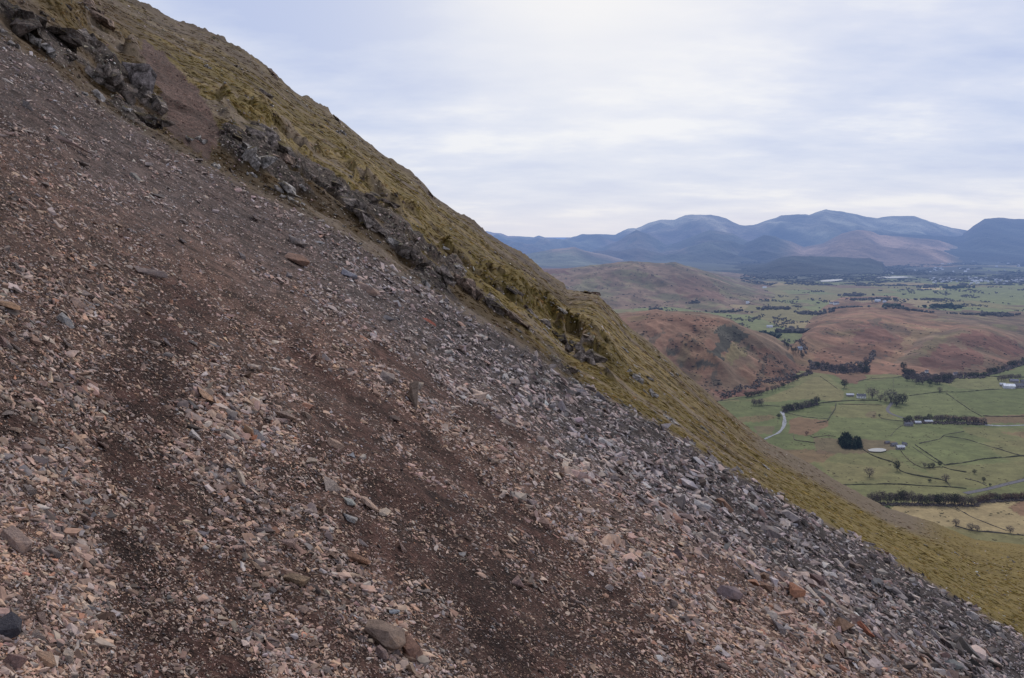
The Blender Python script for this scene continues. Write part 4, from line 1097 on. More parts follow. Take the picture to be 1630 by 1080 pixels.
def ground_all():
    global GV
    o = fan('valley_ground', 500, 1900, 900, 560, 19000, 760, floor_z, floor_colour, M_FLOOR); tag(o, kind='structure')
    # ground on to the horizon, beyond and beside the mapped valley
    me = mesh_np('distant_ground', np.array([[-60000, 600, -30], [60000, 600, -30], [60000, 60000, -30], [-60000, 60000, -30.]]), np.array([0, 1, 2, 3]), np.array([4]), M_FAR, np.full((4, 3), .07))
    tag(link(bpy.data.objects.new('distant_ground', me)), kind='structure')
    for h in HILLS:
        x0, x1 = h.rx[0], h.rx[-1]
        Yf = yflat(h.foot[1]).min() * .93; Yb = (h.dy + (h.dy - yflat(h.foot[1]).min()) * h.back).max() * 1.02
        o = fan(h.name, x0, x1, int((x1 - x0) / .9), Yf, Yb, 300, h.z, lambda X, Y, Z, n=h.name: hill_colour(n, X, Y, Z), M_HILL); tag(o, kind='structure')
    for h in FAR:
        x0, x1 = h.rx[0], h.rx[-1]
        Yf = h.fd[1].min() * .96; Yb = (h.dy + (h.dy - h.fd[1].min()) * h.back).max()
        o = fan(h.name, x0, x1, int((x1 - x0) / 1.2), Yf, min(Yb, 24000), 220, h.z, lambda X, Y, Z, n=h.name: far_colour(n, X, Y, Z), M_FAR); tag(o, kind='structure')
ground_all()
# ------------------------------------------------------------------ what stands in the valley
def mat_far_thing(name, rough=.95, leafy=False):
    m, nt, b, out = new_mat(name)
    a = attr(nt); pos = objpos(nt); n1 = noise_n(nt, pos, .35, 3, .6)
    k = ramp(nt, n1.outputs['Fac'], [(.3, .75), (.7, 1.25)])
    nt.links.new(mixc(nt, a.outputs['Color'], k, 1.0, 'MULTIPLY'), b.inputs['Base Color']); b.inputs['Roughness'].default_value = rough
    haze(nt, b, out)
    return m
M_TWIG = mat_far_thing('twigs_and_bark'); M_WALL = mat_far_thing('dry_stone'); M_HOUSE = mat_far_thing('render_and_slate')
def mat_water():
    m, nt, b, out = new_mat('water')
    b.inputs['Base Color'].default_value = (.07, .08, .095, 1); b.inputs['Roughness'].default_value = .4; b.inputs['Specular IOR Level'].default_value = .5
    pos = objpos(nt); n = noise_n(nt, pos, .5, 3, .6); bump(nt, b, n.outputs['Fac'], .25, .2)
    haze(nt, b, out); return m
M_WATER = mat_water()
def mat_stream():
    m, nt, b, out = new_mat('stream'); b.inputs['Base Color'].default_value = (.20, .21, .235, 1); b.inputs['Roughness'].default_value = .8
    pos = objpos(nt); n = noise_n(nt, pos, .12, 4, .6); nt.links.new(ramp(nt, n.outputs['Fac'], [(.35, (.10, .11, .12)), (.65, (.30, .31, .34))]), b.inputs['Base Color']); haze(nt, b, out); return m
M_STREAM = mat_stream()
def mat_road():
    m, nt, b, out = new_mat('road_asphalt')
    pos = objpos(nt); n = noise_n(nt, pos, .4, 4, .6)
    c = ramp(nt, n.outputs['Fac'], [(.3, (.085, .08, .09)), (.7, (.14, .135, .145))]); nt.links.new(c, b.inputs['Base Color'])
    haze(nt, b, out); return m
M_ROAD = mat_road()

def tube(V, T, p0, p1, r0, r1, n=5):
    d = Vector(p1) - Vector(p0); q = d.to_track_quat('Z', 'Y'); i = len(V)
    for p, r in ((p0, r0), (p1, r1)):
        for k in range(n):
            a = 6.2832 * k / n
            V.append(tuple(Vector(p) + q @ Vector((math.cos(a) * r, math.sin(a) * r, 0))))
    for k in range(n):
        a, b = i + k, i + (k + 1) % n
        T += [(a, b, b + n), (a, b + n, a + n)]

def tree_parts(seed, kind='bare'):
    """unit-height tree: (trunk and limbs), (crown)"""
    r = random.Random(seed); V, T = [], []; V2, T2 = [], []
    def tri(c, s, flat=1.):
        v = [Vector((r.uniform(-1, 1), r.uniform(-1, 1), r.uniform(-1, 1) * flat)) * s + Vector(c) for _ in range(3)]
        i = len(V2); V2.extend(tuple(a) for a in v); T2.append((i, i + 1, i + 2))
    if kind == 'conifer':
        tube(V, T, (0, 0, -.03), (0, 0, .95), .03, .006)
        for k in range(260):
            h = r.uniform(.10, 1.0); rad = (1.0 - h) * .26 + .02; a = r.uniform(0, 6.28); q = rad * r.uniform(.3, 1) ** .5
            tri((math.cos(a) * q, math.sin(a) * q, h - q * .3), .055)
    else:
        lean = r.uniform(-.04, .04)
        tube(V, T, (0, 0, -.03), (lean, 0, .34), .032, .022)
        tips = []
        for k in range(7):
            a = k * .9 + r.uniform(-.3, .3); e = r.uniform(.5, 1.2)
            L_ = r.uniform(.28, .5)
            p0 = (lean, 0, r.uniform(.2, .36)); p1 = (lean + math.cos(a) * L_ * .62 * math.cos(e) * 1.3, math.sin(a) * L_ * .62 * math.cos(e) * 1.3, p0[2] + L_ * math.sin(e) * 1.05)
            tube(V, T, p0, p1, .016, .006, 4); tips.append(p1)
            for j in range(3):
                b = a + r.uniform(-1, 1); p2 = (p1[0] + math.cos(b) * .13, p1[1] + math.sin(b) * .13, min(p1[2] + r.uniform(.0, .16), .97))
                tube(V, T, p1, p2, .006, .002, 3); tips.append(p2)
        n = 640 if kind == 'bare' else 760
        for k in range(n):
            c = r.choice(tips) if k % 3 else (r.uniform(-.22, .22), r.uniform(-.22, .22), r.uniform(.2, .8)); s = r.uniform(.0, .17)
            d = Vector((r.gauss(0, 1), r.gauss(0, 1), r.gauss(0, 1))).normalized() * s
            if k % 4:
                e = Vector((r.gauss(0, 1), r.gauss(0, 1), r.gauss(0, 1))).normalized() * r.uniform(.35, 1.0) ** .6
                w_ = .36 * (1 + .22 * math.sin(3 * math.atan2(e.y, e.x) + seed)); c = (e.x * w_, e.y * w_, .54 + e.z * (.42 if e.z > 0 else .40)); d = d * .3
            tri((c[0] + d.x, c[1] + d.y, min(max(c[2] + d.z, .10), 1.0)), .042 if kind == 'bare' else .052)
    return (np.array(V), np.array(T)), (np.array(V2), np.array(T2))

BARK = np.array([.055, .045, .042])
KCOL = {'bare': [(.115, .092, .088), (.13, .10, .09), (.095, .084, .075)], 'dense': [(.05, .056, .036), (.06, .058, .04)], 'red': [(.11, .06, .05), (.09, .055, .05)], 'conifer': [(.016, .030, .018), (.02, .036, .022)]}
TM = {}
def tmesh(kind, k):
    if (kind, k) not in TM:
        col = np.array(KCOL[kind][k % len(KCOL[kind])])
        (V, T), (V2, T2) = tree_parts(40 + k * 7 + len(kind), kind if kind != 'red' else 'bare')
        j = np.random.default_rng(k).uniform(.7, 1.3, (len(V2) // 3, 1)).repeat(3, 0)
        tr = mesh_np('trunk', V, T.ravel(), np.full(len(T), 3), M_TWIG, np.repeat(BARK[None], len(V), 0))
        cr = mesh_np('crown', V2, T2.ravel(), np.full(len(T2), 3), M_TWIG, col[None] * j)
        VA = np.concatenate([V, V2]); TA = np.concatenate([T, T2 + len(V)]); CA = np.concatenate([np.repeat(BARK[None], len(V), 0), col[None] * j])
        al = mesh_np('tree', VA, TA.ravel(), np.full(len(TA), 3), M_TWIG, CA)
        TM[(kind, k)] = (tr, cr, al)
    return TM[(kind, k)]

NTREE = [0]
def tree(px, py, hpx, kind, label, group=None, parts=False, wide=1.0):
    X, Y, Z = land_pt(px, py); h = hpx * Y / F
    k = int(rng.integers(5)); tr, cr, al = tmesh(kind, k)
    nm = 'conifer_tree' if kind == 'conifer' else 'tree'
    h *= 1.15; wide *= .95
    if True:
        o = link(bpy.data.objects.new(nm, None)); o.empty_display_size = 1
        link(bpy.data.objects.new('trunk', tr), o); link(bpy.data.objects.new('crown', cr), o)
    else:
        o = link(bpy.data.objects.new(nm, al))
    o.location = (X, Y, Z - .02 * h); o.rotation_euler = (0, 0, rng.uniform(0, 6.28)); o.scale = (h * wide, h * wide, h)
    tag(o, label, 'tree', group); NTREE[0] += 1
    return o
def belt(n, line, spread, hr, kinds, group, label, wide=1.1):
    L = np.array(line, float); seg = np.hypot(*(L[1:] - L[:-1]).T); cum = np.concatenate([[0], np.cumsum(seg)])
    for k in range(n):
        t = (k + rng.uniform(.2, .8)) / n * cum[-1]
        px = np.interp(t, cum, L[:, 0]); py = np.interp(t, cum, L[:, 1]) + rng.uniform(-spread, spread)
        tree(px, py, rng.uniform(*hr), kinds[int(rng.integers(len(kinds)))], label, group, wide=wide * rng.uniform(.85, 1.2))
B, D_, R_, C_ = 'bare', 'dense', 'red', 'conifer'
belt(38, [(1382, 802), (1420, 801), (1470, 803), (1520, 805), (1553, 806)], 1.5, (12, 19), [B, B, B, D_], 'trees of the belt below the bottom road', 'tall bare tree in the dark belt between the lowest road and the tan field', .9)
belt(18, [(1556, 800), (1580, 797), (1632, 796)], 1.5, (8, 13), [R_, R_, B], 'reddish trees at the end of the lower belt', 'reddish bare tree in the belt above the tan field beside the lowest road')
belt(15, [(1246, 657), (1262, 654), (1280, 650), (1302, 643)], 1.5, (8, 12), [B, D_], 'trees of the copse at the head of the river', 'bare tree in the long copse where the river leaves the fields')
belt(4, [(1198, 647), (1213, 646)], 1., (9, 11), [B], 'trees of the small clump under the crag hill', 'bare tree in the small clump alone in the field under the crag hill')
belt(20, [(1186, 633), (1205, 630), (1235, 622), (1255, 612), (1275, 602), (1292, 592)], 1., (5, 9), [B, D_], 'trees along the foot of the crag hill', 'bare tree in the line along the foot of the crag hill')
belt(34, [(1440, 600), (1460, 608), (1480, 610), (1500, 607), (1518, 602)], 5, (7, 12), [B, B, D_], 'trees of the wood below the rounded hill', 'bare tree in the wood at the left foot of the rounded hill')
belt(22, [(1524, 600), (1545, 600), (1566, 600), (1590, 590), (1632, 577)], 1.5, (5, 9), [B, D_, D_], 'trees along the foot of the rounded hill', 'tree in the dark line along the right foot of the rounded hill')
belt(30, [(1300, 585), (1325, 588), (1350, 592), (1380, 590), (1378, 578)], 4, (6, 10), [B, B, D_], 'trees of the wood below the bracken hill', 'bare tree in the wood between the crag hill and the bracken hill')
belt(32, [(1438, 672), (1470, 671), (1500, 671), (1530, 672), (1568, 676)], 1.5, (6, 11), [B, B, D_, R_], 'trees of the belt along the middle river', 'bare tree in the long belt beside the roadside farm')
belt(9, [(1280, 572), (1262, 560), (1246, 550)], 2.5, (6, 10), [C_, D_], 'evergreens in the gap between the hills', 'dark evergreen in the gap between the crag hill and the bracken hill', .9)
belt(10, [(1588, 608), (1608, 604), (1625, 602)], 1, (6, 10), [B], 'trees behind the right-hand barns', 'bare tree behind the barns with the white roof')
PL = [(1334, 700), (1345, 697), (1356, 699), (1368, 705), (1373, 712), (1368, 716), (1345, 715), (1336, 708)]
k = 0
while k < 62:
    a, b = rng.uniform(1334, 1373), rng.uniform(697, 717)
    if inpoly(np.array([a]), np.array([b]), PL)[0]:
        tree(a, b, rng.uniform(7, 10), C_, 'dark green conifer in the small dense plantation left of the pond', 'conifers of the small plantation', wide=2.2); k += 1
for px, py, h, kd, wd, lab in [
 (1418, 641, 20, B, 1.5, 'largest bare round tree, on the lane bend right of the white house'),
 (1436, 643, 15, D_, 1.5, 'dark leafy tree beside the largest bare tree on the lane bend'),
 (1427, 647, 14, D_, 1.3, 'dark bushy tree leaning out below the two big lane trees'),
 (1388, 634, 16, B, 1.5, 'round bare tree immediately right of the white house'),
 (1402, 639, 10, B, 1.3, 'small bare tree between the white house and the big lane trees'),
 (1410, 641, 7, R_, 1.3, 'low reddish bush at the left of the largest lane tree'),
 (1344, 618, 13, D_, 1.1, 'dark tree above the white house at the corner of the reddish moor'),
 (1438, 590, 12, D_, 1.1, 'dark round tree standing left of the wood under the rounded hill'),
 (1496, 625, 8, B, 1.2, 'bare tree at the crossing of the field walls below the rounded hill'),
 (1400, 664, 4, D_, 1.2, 'small dark bush alone in the field below the lane bend'),
 (1391, 665, 4, R_, 1.3, 'small reddish bush in the field below the lane bend'),
 (1384, 760, 14, B, 1.4, 'lone bare tree in the pale field below the plantation'),
 (1428, 750, 16, D_, .8, 'slim dark tree on the wall corner below the pond'),
 (1472, 745, 8, B, 1.0, 'bare tree at the left of the four by the long wall'),
 (1479, 746, 7, D_, 1.0, 'small dark tree, second of the four by the long wall'),
 (1485, 745, 8, D_, 1.1, 'round dark tree, third of the four by the long wall'),
 (1496, 743, 8, D_, 1.1, 'dark tree at the right end of the four by the long wall'),
 (1506, 768, 12, B, 1.3, 'round bare tree above the dark belt, on the wall in the lowest green field'),
 (1551, 755, 7, D_, 1.1, 'small dark tree alone in the olive field above the lowest road'),
 (1566, 768, 8, D_, 1.0, 'dark pointed tree just above the bend of the lowest road'),
 (1576, 775, 5, D_, 1.0, 'tiny dark bush next to the lowest road'),
 (1522, 838, 11, B, 1.4, 'pale bare tree at the left end of the bottom wall'),
 (1546, 845, 11, B, 1.7, 'wide twiggy tree half way along the bottom wall'),
 (1556, 846, 9, B, 1.4, 'lower twiggy tree touching the wide tree on the bottom wall'),
 (1608, 849, 11, B, 1.5, 'round bare tree where two walls meet at the bottom right'),
 (1413, 814, 7, D_, 1.4, 'dark bush at the left end of the dark belt above the tan field'),
 (1240, 666, 7, D_, 1.1, 'small dark tree at the upper bend of the river'),
 (1284, 693, 6, R_, 1.4, 'reddish bush at the corner of the rusty field by the river'),
 (1480, 768, 5, D_, 1.5, 'low dark bush on the wall above the dark belt'),
]:
    tree(px, py, h, kd, lab, parts=True, wide=wd)
print('trees', NTREE[0])

# far woods: countless, read as masses
def far_woods():
    P0, Cc, S = [], [], []
    def add(px, py, hp, col, wide=1.3):
        n = len(px); Y = yflat(py); X = (px - CX) / F * Y; z = land(X, Y)
        P0.append(np.stack([X, Y, z], -1)); s = np.minimum(hp * Y / F, 16) * rng.uniform(.7, 1.3, n)
        S.append(np.stack([s * wide * .5, s * wide * .5, s * .55], -1)); Cc.append(np.repeat(np.array(col)[None], n, 0) * rng.uniform(.7, 1.3, (n, 1)))
    n = 26000; px = rng.uniform(940, 1700, n); py = rng.uniform(457, 545, n)
    Y = yflat(py); X = (px - CX) / F * Y
    m = np.ones(n, bool)
    for h in HILLS: m &= h.z(X, Y) < floor_z(X, Y) + 1
    m &= (fbm(px / 26, py / 4.2, 3, 141) + .35 * fbm(px / 7, py / 2, 2, 142)) > .30
    add(px[m], py[m], 1.9, (.085, .078, .066))
    def blob(n, cx, cy, w, h, col, hp=4.):
        a = rng.normal(0, .45, (n, 2)); add(cx + a[:, 0] * w * .7, cy + a[:, 1] * h * .5, hp, col)
    G = (.024, .038, .028); K = (.07, .064, .058)
    for a in [(40, 1418, 498, 22, 5, G, 7), (70, 1506, 491, 40, 5, G, 7), (40, 1519, 459, 28, 2, G, 4), (40, 1480, 457, 30, 2, K, 3), (50, 1220, 536, 28, 5, G, 8), (60, 1268, 529, 40, 4, K, 6), (60, 1358, 470, 30, 3, K, 4),
              (60, 1590, 505, 60, 4, K, 5), (80, 1345, 495, 50, 5, K, 4), (50, 1230, 492, 50, 4, K, 4), (60, 1160, 497, 50, 3, K, 3), (30, 1105, 487, 16, 2, K, 3), (40, 1045, 493, 20, 2, K, 3), (60, 1395, 478, 50, 3, K, 4), (50, 1480, 478, 40, 2, K, 3),
              (80, 1300, 500, 60, 4, K, 4), (60, 1440, 503, 60, 3, K, 4), (60, 1540, 505, 60, 3, K, 3)]: blob(*a)
    for (x0, y0, x1, y1, cnt, wd) in ((1288, 584, 1330, 590, 260, 5), (1330, 590, 1384, 588, 320, 6), (1384, 578, 1392, 570, 90, 4), (1438, 598, 1516, 606, 520, 5), (1516, 601, 1570, 600, 200, 3), (1570, 598, 1640, 576, 260, 3), (1150, 634, 1292, 594, 330, 2), (1285, 572, 1245, 548, 200, 4), (1376, 803, 1560, 805, 420, 2), (1556, 800, 1640, 796, 240, 2), (1440, 672, 1570, 676, 330, 2), (1246, 656, 1302, 644, 150, 1.5)):
        t_ = rng.random(cnt); add(x0 + (x1 - x0) * t_ + rng.normal(0, 1.5, cnt), y0 + (y1 - y0) * t_ + rng.uniform(-wd, wd, cnt), 2.4, (.10, .082, .075), 1.2)
    n = 15000; px = rng.uniform(1180, 1700, n); py = rng.uniform(401, 455, n); m = (fbm(px / 40, py / 3, 3, 143) > -.12)
    add(px[m], py[m], 1.5, (.04, .042, .042), 3.0)
    pos = np.concatenate(P0); S_ = np.concatenate(S); C = np.concatenate(Cc)
    nrm = np.repeat(np.array([[0, 0, 1.]]), len(pos), 0)
    lib = [hull_stone(700 + k, 10, (1, 1, 1), .1) for k in range(6)]
    o = scatter('far_woods', lib, rng.integers(0, 6, len(pos)), pos + np.array([0, 0, 1.]) * S_[:, 2:3] * .8, S_, nrm, rng.uniform(0, 6, len(pos)), C, M_TWIG)
    tag(o, 'far-off woods and hedgerow trees of the middle distance', kind='stuff')
    # scrub, gorse and clumps of rush over the near valley floor
    n = 5200; px = rng.uniform(1140, 1700, n); py = rng.uniform(600, 870, n); Y = yflat(py); X = (px - CX) / F * Y
    m = np.ones(n, bool)
    for h in HILLS: m &= h.z(X, Y) < 0
    m &= (fbm(px / 30, py / 10, 3, 151) > .22) | (rng.random(n) < .03); X, Y = X[m], Y[m]
    s = rng.uniform(.6, 1.6, len(X)); S_ = np.stack([s * 1.3, s * 1.3, s * .6], -1)
    o = scatter('valley_scrub', lib, rng.integers(0, 6, len(X)), np.stack([X, Y, floor_z(X, Y)], -1), S_, np.repeat(np.array([[0, 0, 1.]]), len(X), 0), rng.uniform(0, 6, len(X)), np.array([[.10, .085, .045]]) * rng.uniform(.6, 1.3, (len(X), 1)), M_TWIG)
    tag(o, 'rushes and scrub dotted over the pastures', kind='stuff')
    # bracken clumps, juniper and scree on the hills
    pos, S_, C = [], [], []
    for h, n in ((BYN['crag_hill'], 2600), (BYN['bracken_hill'], 1800), (BYN['rounded_hill'], 800), (BYN['long_fell'], 1800)):
        u = rng.uniform(h.rx[0] + 15, min(h.rx[-1] - 15, 1700), n)
        D = np.interp(u, h.dx, h.dy); Yf = yflat(np.interp(u, *h.foot)); Y = Yf + (D - Yf) * rng.random(n); X = (u - CX) / F * Y; z = h.z(X, Y)
        m = (z > floor_z(X, Y)) & (fbm(X / 60, Y / 90, 3, 161) > .12)
        X, Y, z = X[m], Y[m], z[m]; s = rng.uniform(1.0, 2.6, len(X)) * (1 if h.name != 'long_fell' else 1.8)
        pos.append(np.stack([X, Y, z], -1)); S_.append(np.stack([s * 1.5, s * 1.5, s * .7], -1)); C.append(np.array([[.055, .045, .035]]) * rng.uniform(.5, 1.4, (len(X), 1)))
    pos = np.concatenate(pos)
    o = scatter('hill_scrub', lib, rng.integers(0, 6, len(pos)), pos, np.concatenate(S_), np.repeat(np.array([[0, 0, 1.]]), len(pos), 0), rng.uniform(0, 6, len(pos)), np.concatenate(C), M_TWIG)
    tag(o, 'dark scrub and juniper dotted over the bracken hills', kind='stuff')
far_woods()

# walls and hedges
def trace(line, step):
    """the survey line as ground points every few metres"""
    pts = []
    for (x, y) in line:
        X, Y, Z = land_pt(x, y); pts.append((X, Y))
    P_ = np.array(pts); seg = np.hypot(*(P_[1:] - P_[:-1]).T); cum = np.concatenate([[0], np.cumsum(seg)])
    n = max(int(cum[-1] / step), 3); t = np.linspace(0, cum[-1], n)
    # smooth the corners a little
    X = np.interp(t, cum, P_[:, 0]); Y = np.interp(t, cum, P_[:, 1])
    for _ in range(2):
        X[1:-1] = (X[:-2] + 2 * X[1:-1] + X[2:]) / 4; Y[1:-1] = (Y[:-2] + 2 * Y[1:-1] + Y[2:]) / 4
    return X, Y
WCOL = {'hedge': (.080, .076, .05), 'wall': (.115, .10, .085), 'brown': (.095, .072, .055)}
def wall(line, kind, label, h=1.5, w=1.0, name=None):
    X, Y = trace(line, 5.0); n = len(X)
    dx, dy = np.gradient(X), np.gradient(Y); L_ = np.hypot(dx, dy); nx, ny = -dy / L_, dx / L_
    h = h * .55; w = w * .6; hh = h * (1 + .45 * vnoise(X / 9, Y / 9, 171) + .35 * vnoise(X / 3, Y / 3, 172)); ww = w * (1 + .35 * vnoise(X / 7, Y / 7, 173))
    z = land(X, Y); V = []
    for sx_, sz in ((-1, -.5), (-.8, .75), (0, 1.05), (.8, .75), (1, -.5)):
        V.append(np.stack([X + nx * ww * sx_ * .5, Y + ny * ww * sx_ * .5, z + np.where(sz > 0, hh * sz, -.8)], -1))
    V = np.stack(V, 1).reshape(-1, 3); T = []
    for i in range(n - 1):
        for k in range(4):
            a = i * 5 + k; T.append((a, a + 1, a + 6, a + 5))
    T = np.array(T); c = np.array(WCOL[kind])[None] * (1 + .35 * np.repeat(vnoise(X / 6, Y / 6, 174), 5))[:, None]
    o = link(bpy.data.objects.new(name or ('hedge' if kind == 'hedge' else 'field_wall'), mesh_np('field_wall', V, T.ravel(), np.full(len(T), 4), M_WALL, np.clip(c, .01, 1))))
    tag(o, label, 'hedge' if kind == 'hedge' else 'wall')
def A(s):
    v = [float(a) for a in s.replace(';', ',').split(',')]
    return [(1300 + v[i] / 4.909, 560 + v[i + 1] / 4.909) for i in range(0, len(v), 2)]
def Bz(s):
    v = [float(a) for a in s.replace(';', ',').split(',')]
    return [(1200 + v[i] / 3.777, 680 + v[i + 1] / 3.777) for i in range(0, len(v), 2)]
def Cz(s):
    v = [float(a) for a in s.replace(';', ',').split(',')]
    return [(1000 + v[i] / 4.909, 490 + v[i + 1] / 4.909) for i in range(0, len(v), 2)]
wall(A("-60,420;0,408;150,392;300,384;480,386"), 'hedge', 'dark hedge running from the copse past the front of the white house', 3, 2.5)
wall(A("150,402;145,450;110,500;85,545;0,560"), 'hedge', 'hedge bending down between two green fields left of the lane bend', 3, 3)
wall(A("310,238;400,216;600,207;700,190"), 'wall', 'stone wall along the upper edge of the fields, under the reddish moor', 2)
wall(A("700,350;850,330;960,317;1130,318;1300,303;1450,295"), 'hedge', 'long hedge from the big lane trees to the barns with the white roof', 2.4, 2)
wall(A("1010,325;1100,390;1200,460;1290,508"), 'hedge', 'straight hedge dropping diagonally from the wall crossing to the middle belt', 2.2, 1.8)
wall(A("575,665;620,610;675,575"), 'wall', 'short wall climbing to the roadside farm', 1.5)
wall(A("800,722;960,688;1000,650;1150,628"), 'wall', 'thin wall curving across the green pasture right of the small farm', 1.7)
wall(A("1000,662;1150,682;1350,742;1540,800;1620,822;1700,835"), 'wall', 'long wall running down to the right across the wide pasture', 1.8)
wall(A("1000,890;1150,872;1300,842;1500,826;1620,816;1700,812"), 'hedge', 'long hedge rising to the right from the four small trees', 2.6, 2)
wall(A("770,730;870,800;960,860;1000,888"), 'hedge', 'dark straight hedge between the small farm and the four small trees', 2.6, 2.2)
wall(A("750,745;850,815;940,870"), 'wall', 'thin wall parallel to the dark straight hedge, on its left', 1.4)
wall(A("362,766;430,812;500,842;580,860;622,880;650,935;750,966;900,990;1010,1012;1050,1060"), 'hedge', 'winding hedge from the plantation past the slim tree to the lowest field', 2.4, 2)
wall(A("655,775;700,832;760,882;830,916;960,905"), 'brown', 'brown wall curving from the small farm to the four small trees', 1.8)
wall(A("200,1046;400,1041;600,1036;800,1050;1050,1062;1170,1072"), 'hedge', 'low hedge across the lowest green field, above the dark belt', 2, 1.8)
wall(A("980,900;1060,930;1170,946"), 'hedge', 'short hedge trailing right from the four small trees', 2, 2)
wall(A("1160,996;1250,1010;1330,1052"), 'wall', 'wall dropping to the pointed tree by the lowest road', 1.6)
wall(A("600,212;600,282"), 'wall', 'short upright wall joining two walls under the reddish moor', 1.5)
wall(A("170,412;350,416;510,421"), 'brown', 'brown wall just below the hedge in front of the white house', 1.6)
wall(A("500,521;600,541;690,547"), 'wall', 'wall leading from the pasture to the roadside farm', 1.5)
wall(A("1300,505;1400,508;1520,512;1640,505"), 'brown', 'brown bank continuing right of the middle belt', 2.4, 4)
wall(Bz("1210,485;1300,540;1400,580;1520,626"), 'wall', 'dark wall slanting across the tan field at the bottom right', 1.6)
wall(Bz("1210,596;1300,626;1400,634;1500,642;1624,654;1700,660"), 'wall', 'bottom wall along the lower side of the tan field', 2.2, 1.8)
wall(Bz("820,466;1000,470;1200,482"), 'wall', 'wall along the top edge of the tan field under the dark belt', 1.3)
wall(Bz("1340,445;1450,435;1560,430;1624,428;1700,426"), 'hedge', 'hedge between the reddish trees and the tan field', 2.4, 2)
wall(Cz("1040,762;1110,768;1190,776"), 'wall', 'wall from the small clump to the copse under the crag hill', 1.6)
wall(Cz("690,732;800,722;900,704;1050,684"), 'wall', 'wall along the very foot of the crag hill', 1.8)
wall(Cz("1290,1000;1300,1040;1400,1052;1460,1062"), 'brown', 'broken brown bank above the rough ground near the river', 1.8, 2)
wall(Cz("1420,1000;1440,1020;1560,1000;1620,1010"), 'brown', 'brown bank from the rusty field towards the plantation', 1.8, 2)
wall(Cz("1500,540;1560,580;1640,640"), 'brown', 'wall on the upper edge of the olive field below the moor', 1.8)
wall(Cz("1190,800;1260,830;1400,860;1560,870"), 'wall', 'wall above the rusty field by the river', 1.3)
wall([(1535, 595), (1570, 599), (1605, 602), (1640, 601)], 'hedge', 'dark hedge under the trees at the right foot of the rounded hill', 3, 3)

# ribbons: roads, river
def ribbon(name, line, w, mat, lift, kind='structure', wv=None):
    X, Y = trace(line, 6.0); dx, dy = np.gradient(X), np.gradient(Y); L_ = np.hypot(dx, dy); nx, ny = -dy / L_, dx / L_
    ww = w * .5 * (1 + (wv or 0) * vnoise(X / 30, Y / 30, 181)); n = len(X); V = []
    for s in (-1, -.4, .4, 1):
        x, y = X + nx * ww * s, Y + ny * ww * s
        V.append(np.stack([x, y, land(x, y) + lift], -1))
    V = np.stack(V, 1).reshape(-1, 3); T = np.array([(i * 4 + k, i * 4 + k + 1, i * 4 + k + 5, i * 4 + k + 4) for i in range(n - 1) for k in range(3)])
    tag(link(bpy.data.objects.new(name, mesh_np(name, V, T.ravel(), np.full(len(T), 4), mat, np.full((len(V), 3), .1)))), kind=kind)
ribbon('road', Bz("1270,400;1320,392;1380,380;1440,366;1500,350;1560,335;1624,320;1720,300"), 8, M_ROAD, .30)
ribbon('road', A("590,400;570,425;552,450;560,475;590,492;620,502;660,515;700,528"), 6, M_ROAD, .28)
ribbon('road', A("690,548;780,545;860,548;960,552"), 5, M_ROAD, .26)
ribbon('river', Cz("1200,815;1215,845;1222,870;1222,900;1215,930;1200,955;1170,985;1120,1003;1065,1032;1020,1050"), 6, M_STREAM, .35, wv=.5)
ribbon('river', A("1310,575;1380,580;1450,583;1540,580;1640,576;1720,574"), 7, M_STREAM, .35, wv=.6)
wall(Bz("1290,388;1380,372;1500,342;1624,312;1700,296"), 'wall', 'roadside wall along the upper edge of the lowest road', 1.1, .8)

def sheet(name, pts, mat, z, label=None):
    P_ = []
    for (x, y) in pts:
        Y = float(yflat(y)); P_.append(((x - CX) / F * Y, Y, z))
    V = np.array(P_); tag(link(bpy.data.objects.new(name, mesh_np(name, V, np.arange(len(V)), np.array([len(V)]), mat, np.full((len(V), 3), .1)))), label, kind='structure')
sheet('pond', [(1381, 717.5), (1388, 715.8), (1396, 715), (1405, 715.5), (1411, 717), (1410, 719.5), (1402, 721), (1392, 720.8), (1384, 720)], M_WATER, 1.6)
sheet('lake', [(1305, 448), (1314, 446.8), (1327, 446), (1340, 445.6), (1342, 446.8), (1333, 448.4), (1323, 449.4), (1308, 449.8)], M_WATER, 4.5)
sheet('lake', [(1391, 442.3), (1402, 441.6), (1420, 441.2), (1437, 441), (1446, 442), (1460, 442.4), (1438, 443.4), (1420, 444.2), (1398, 443.8)], M_WATER, 4.5)

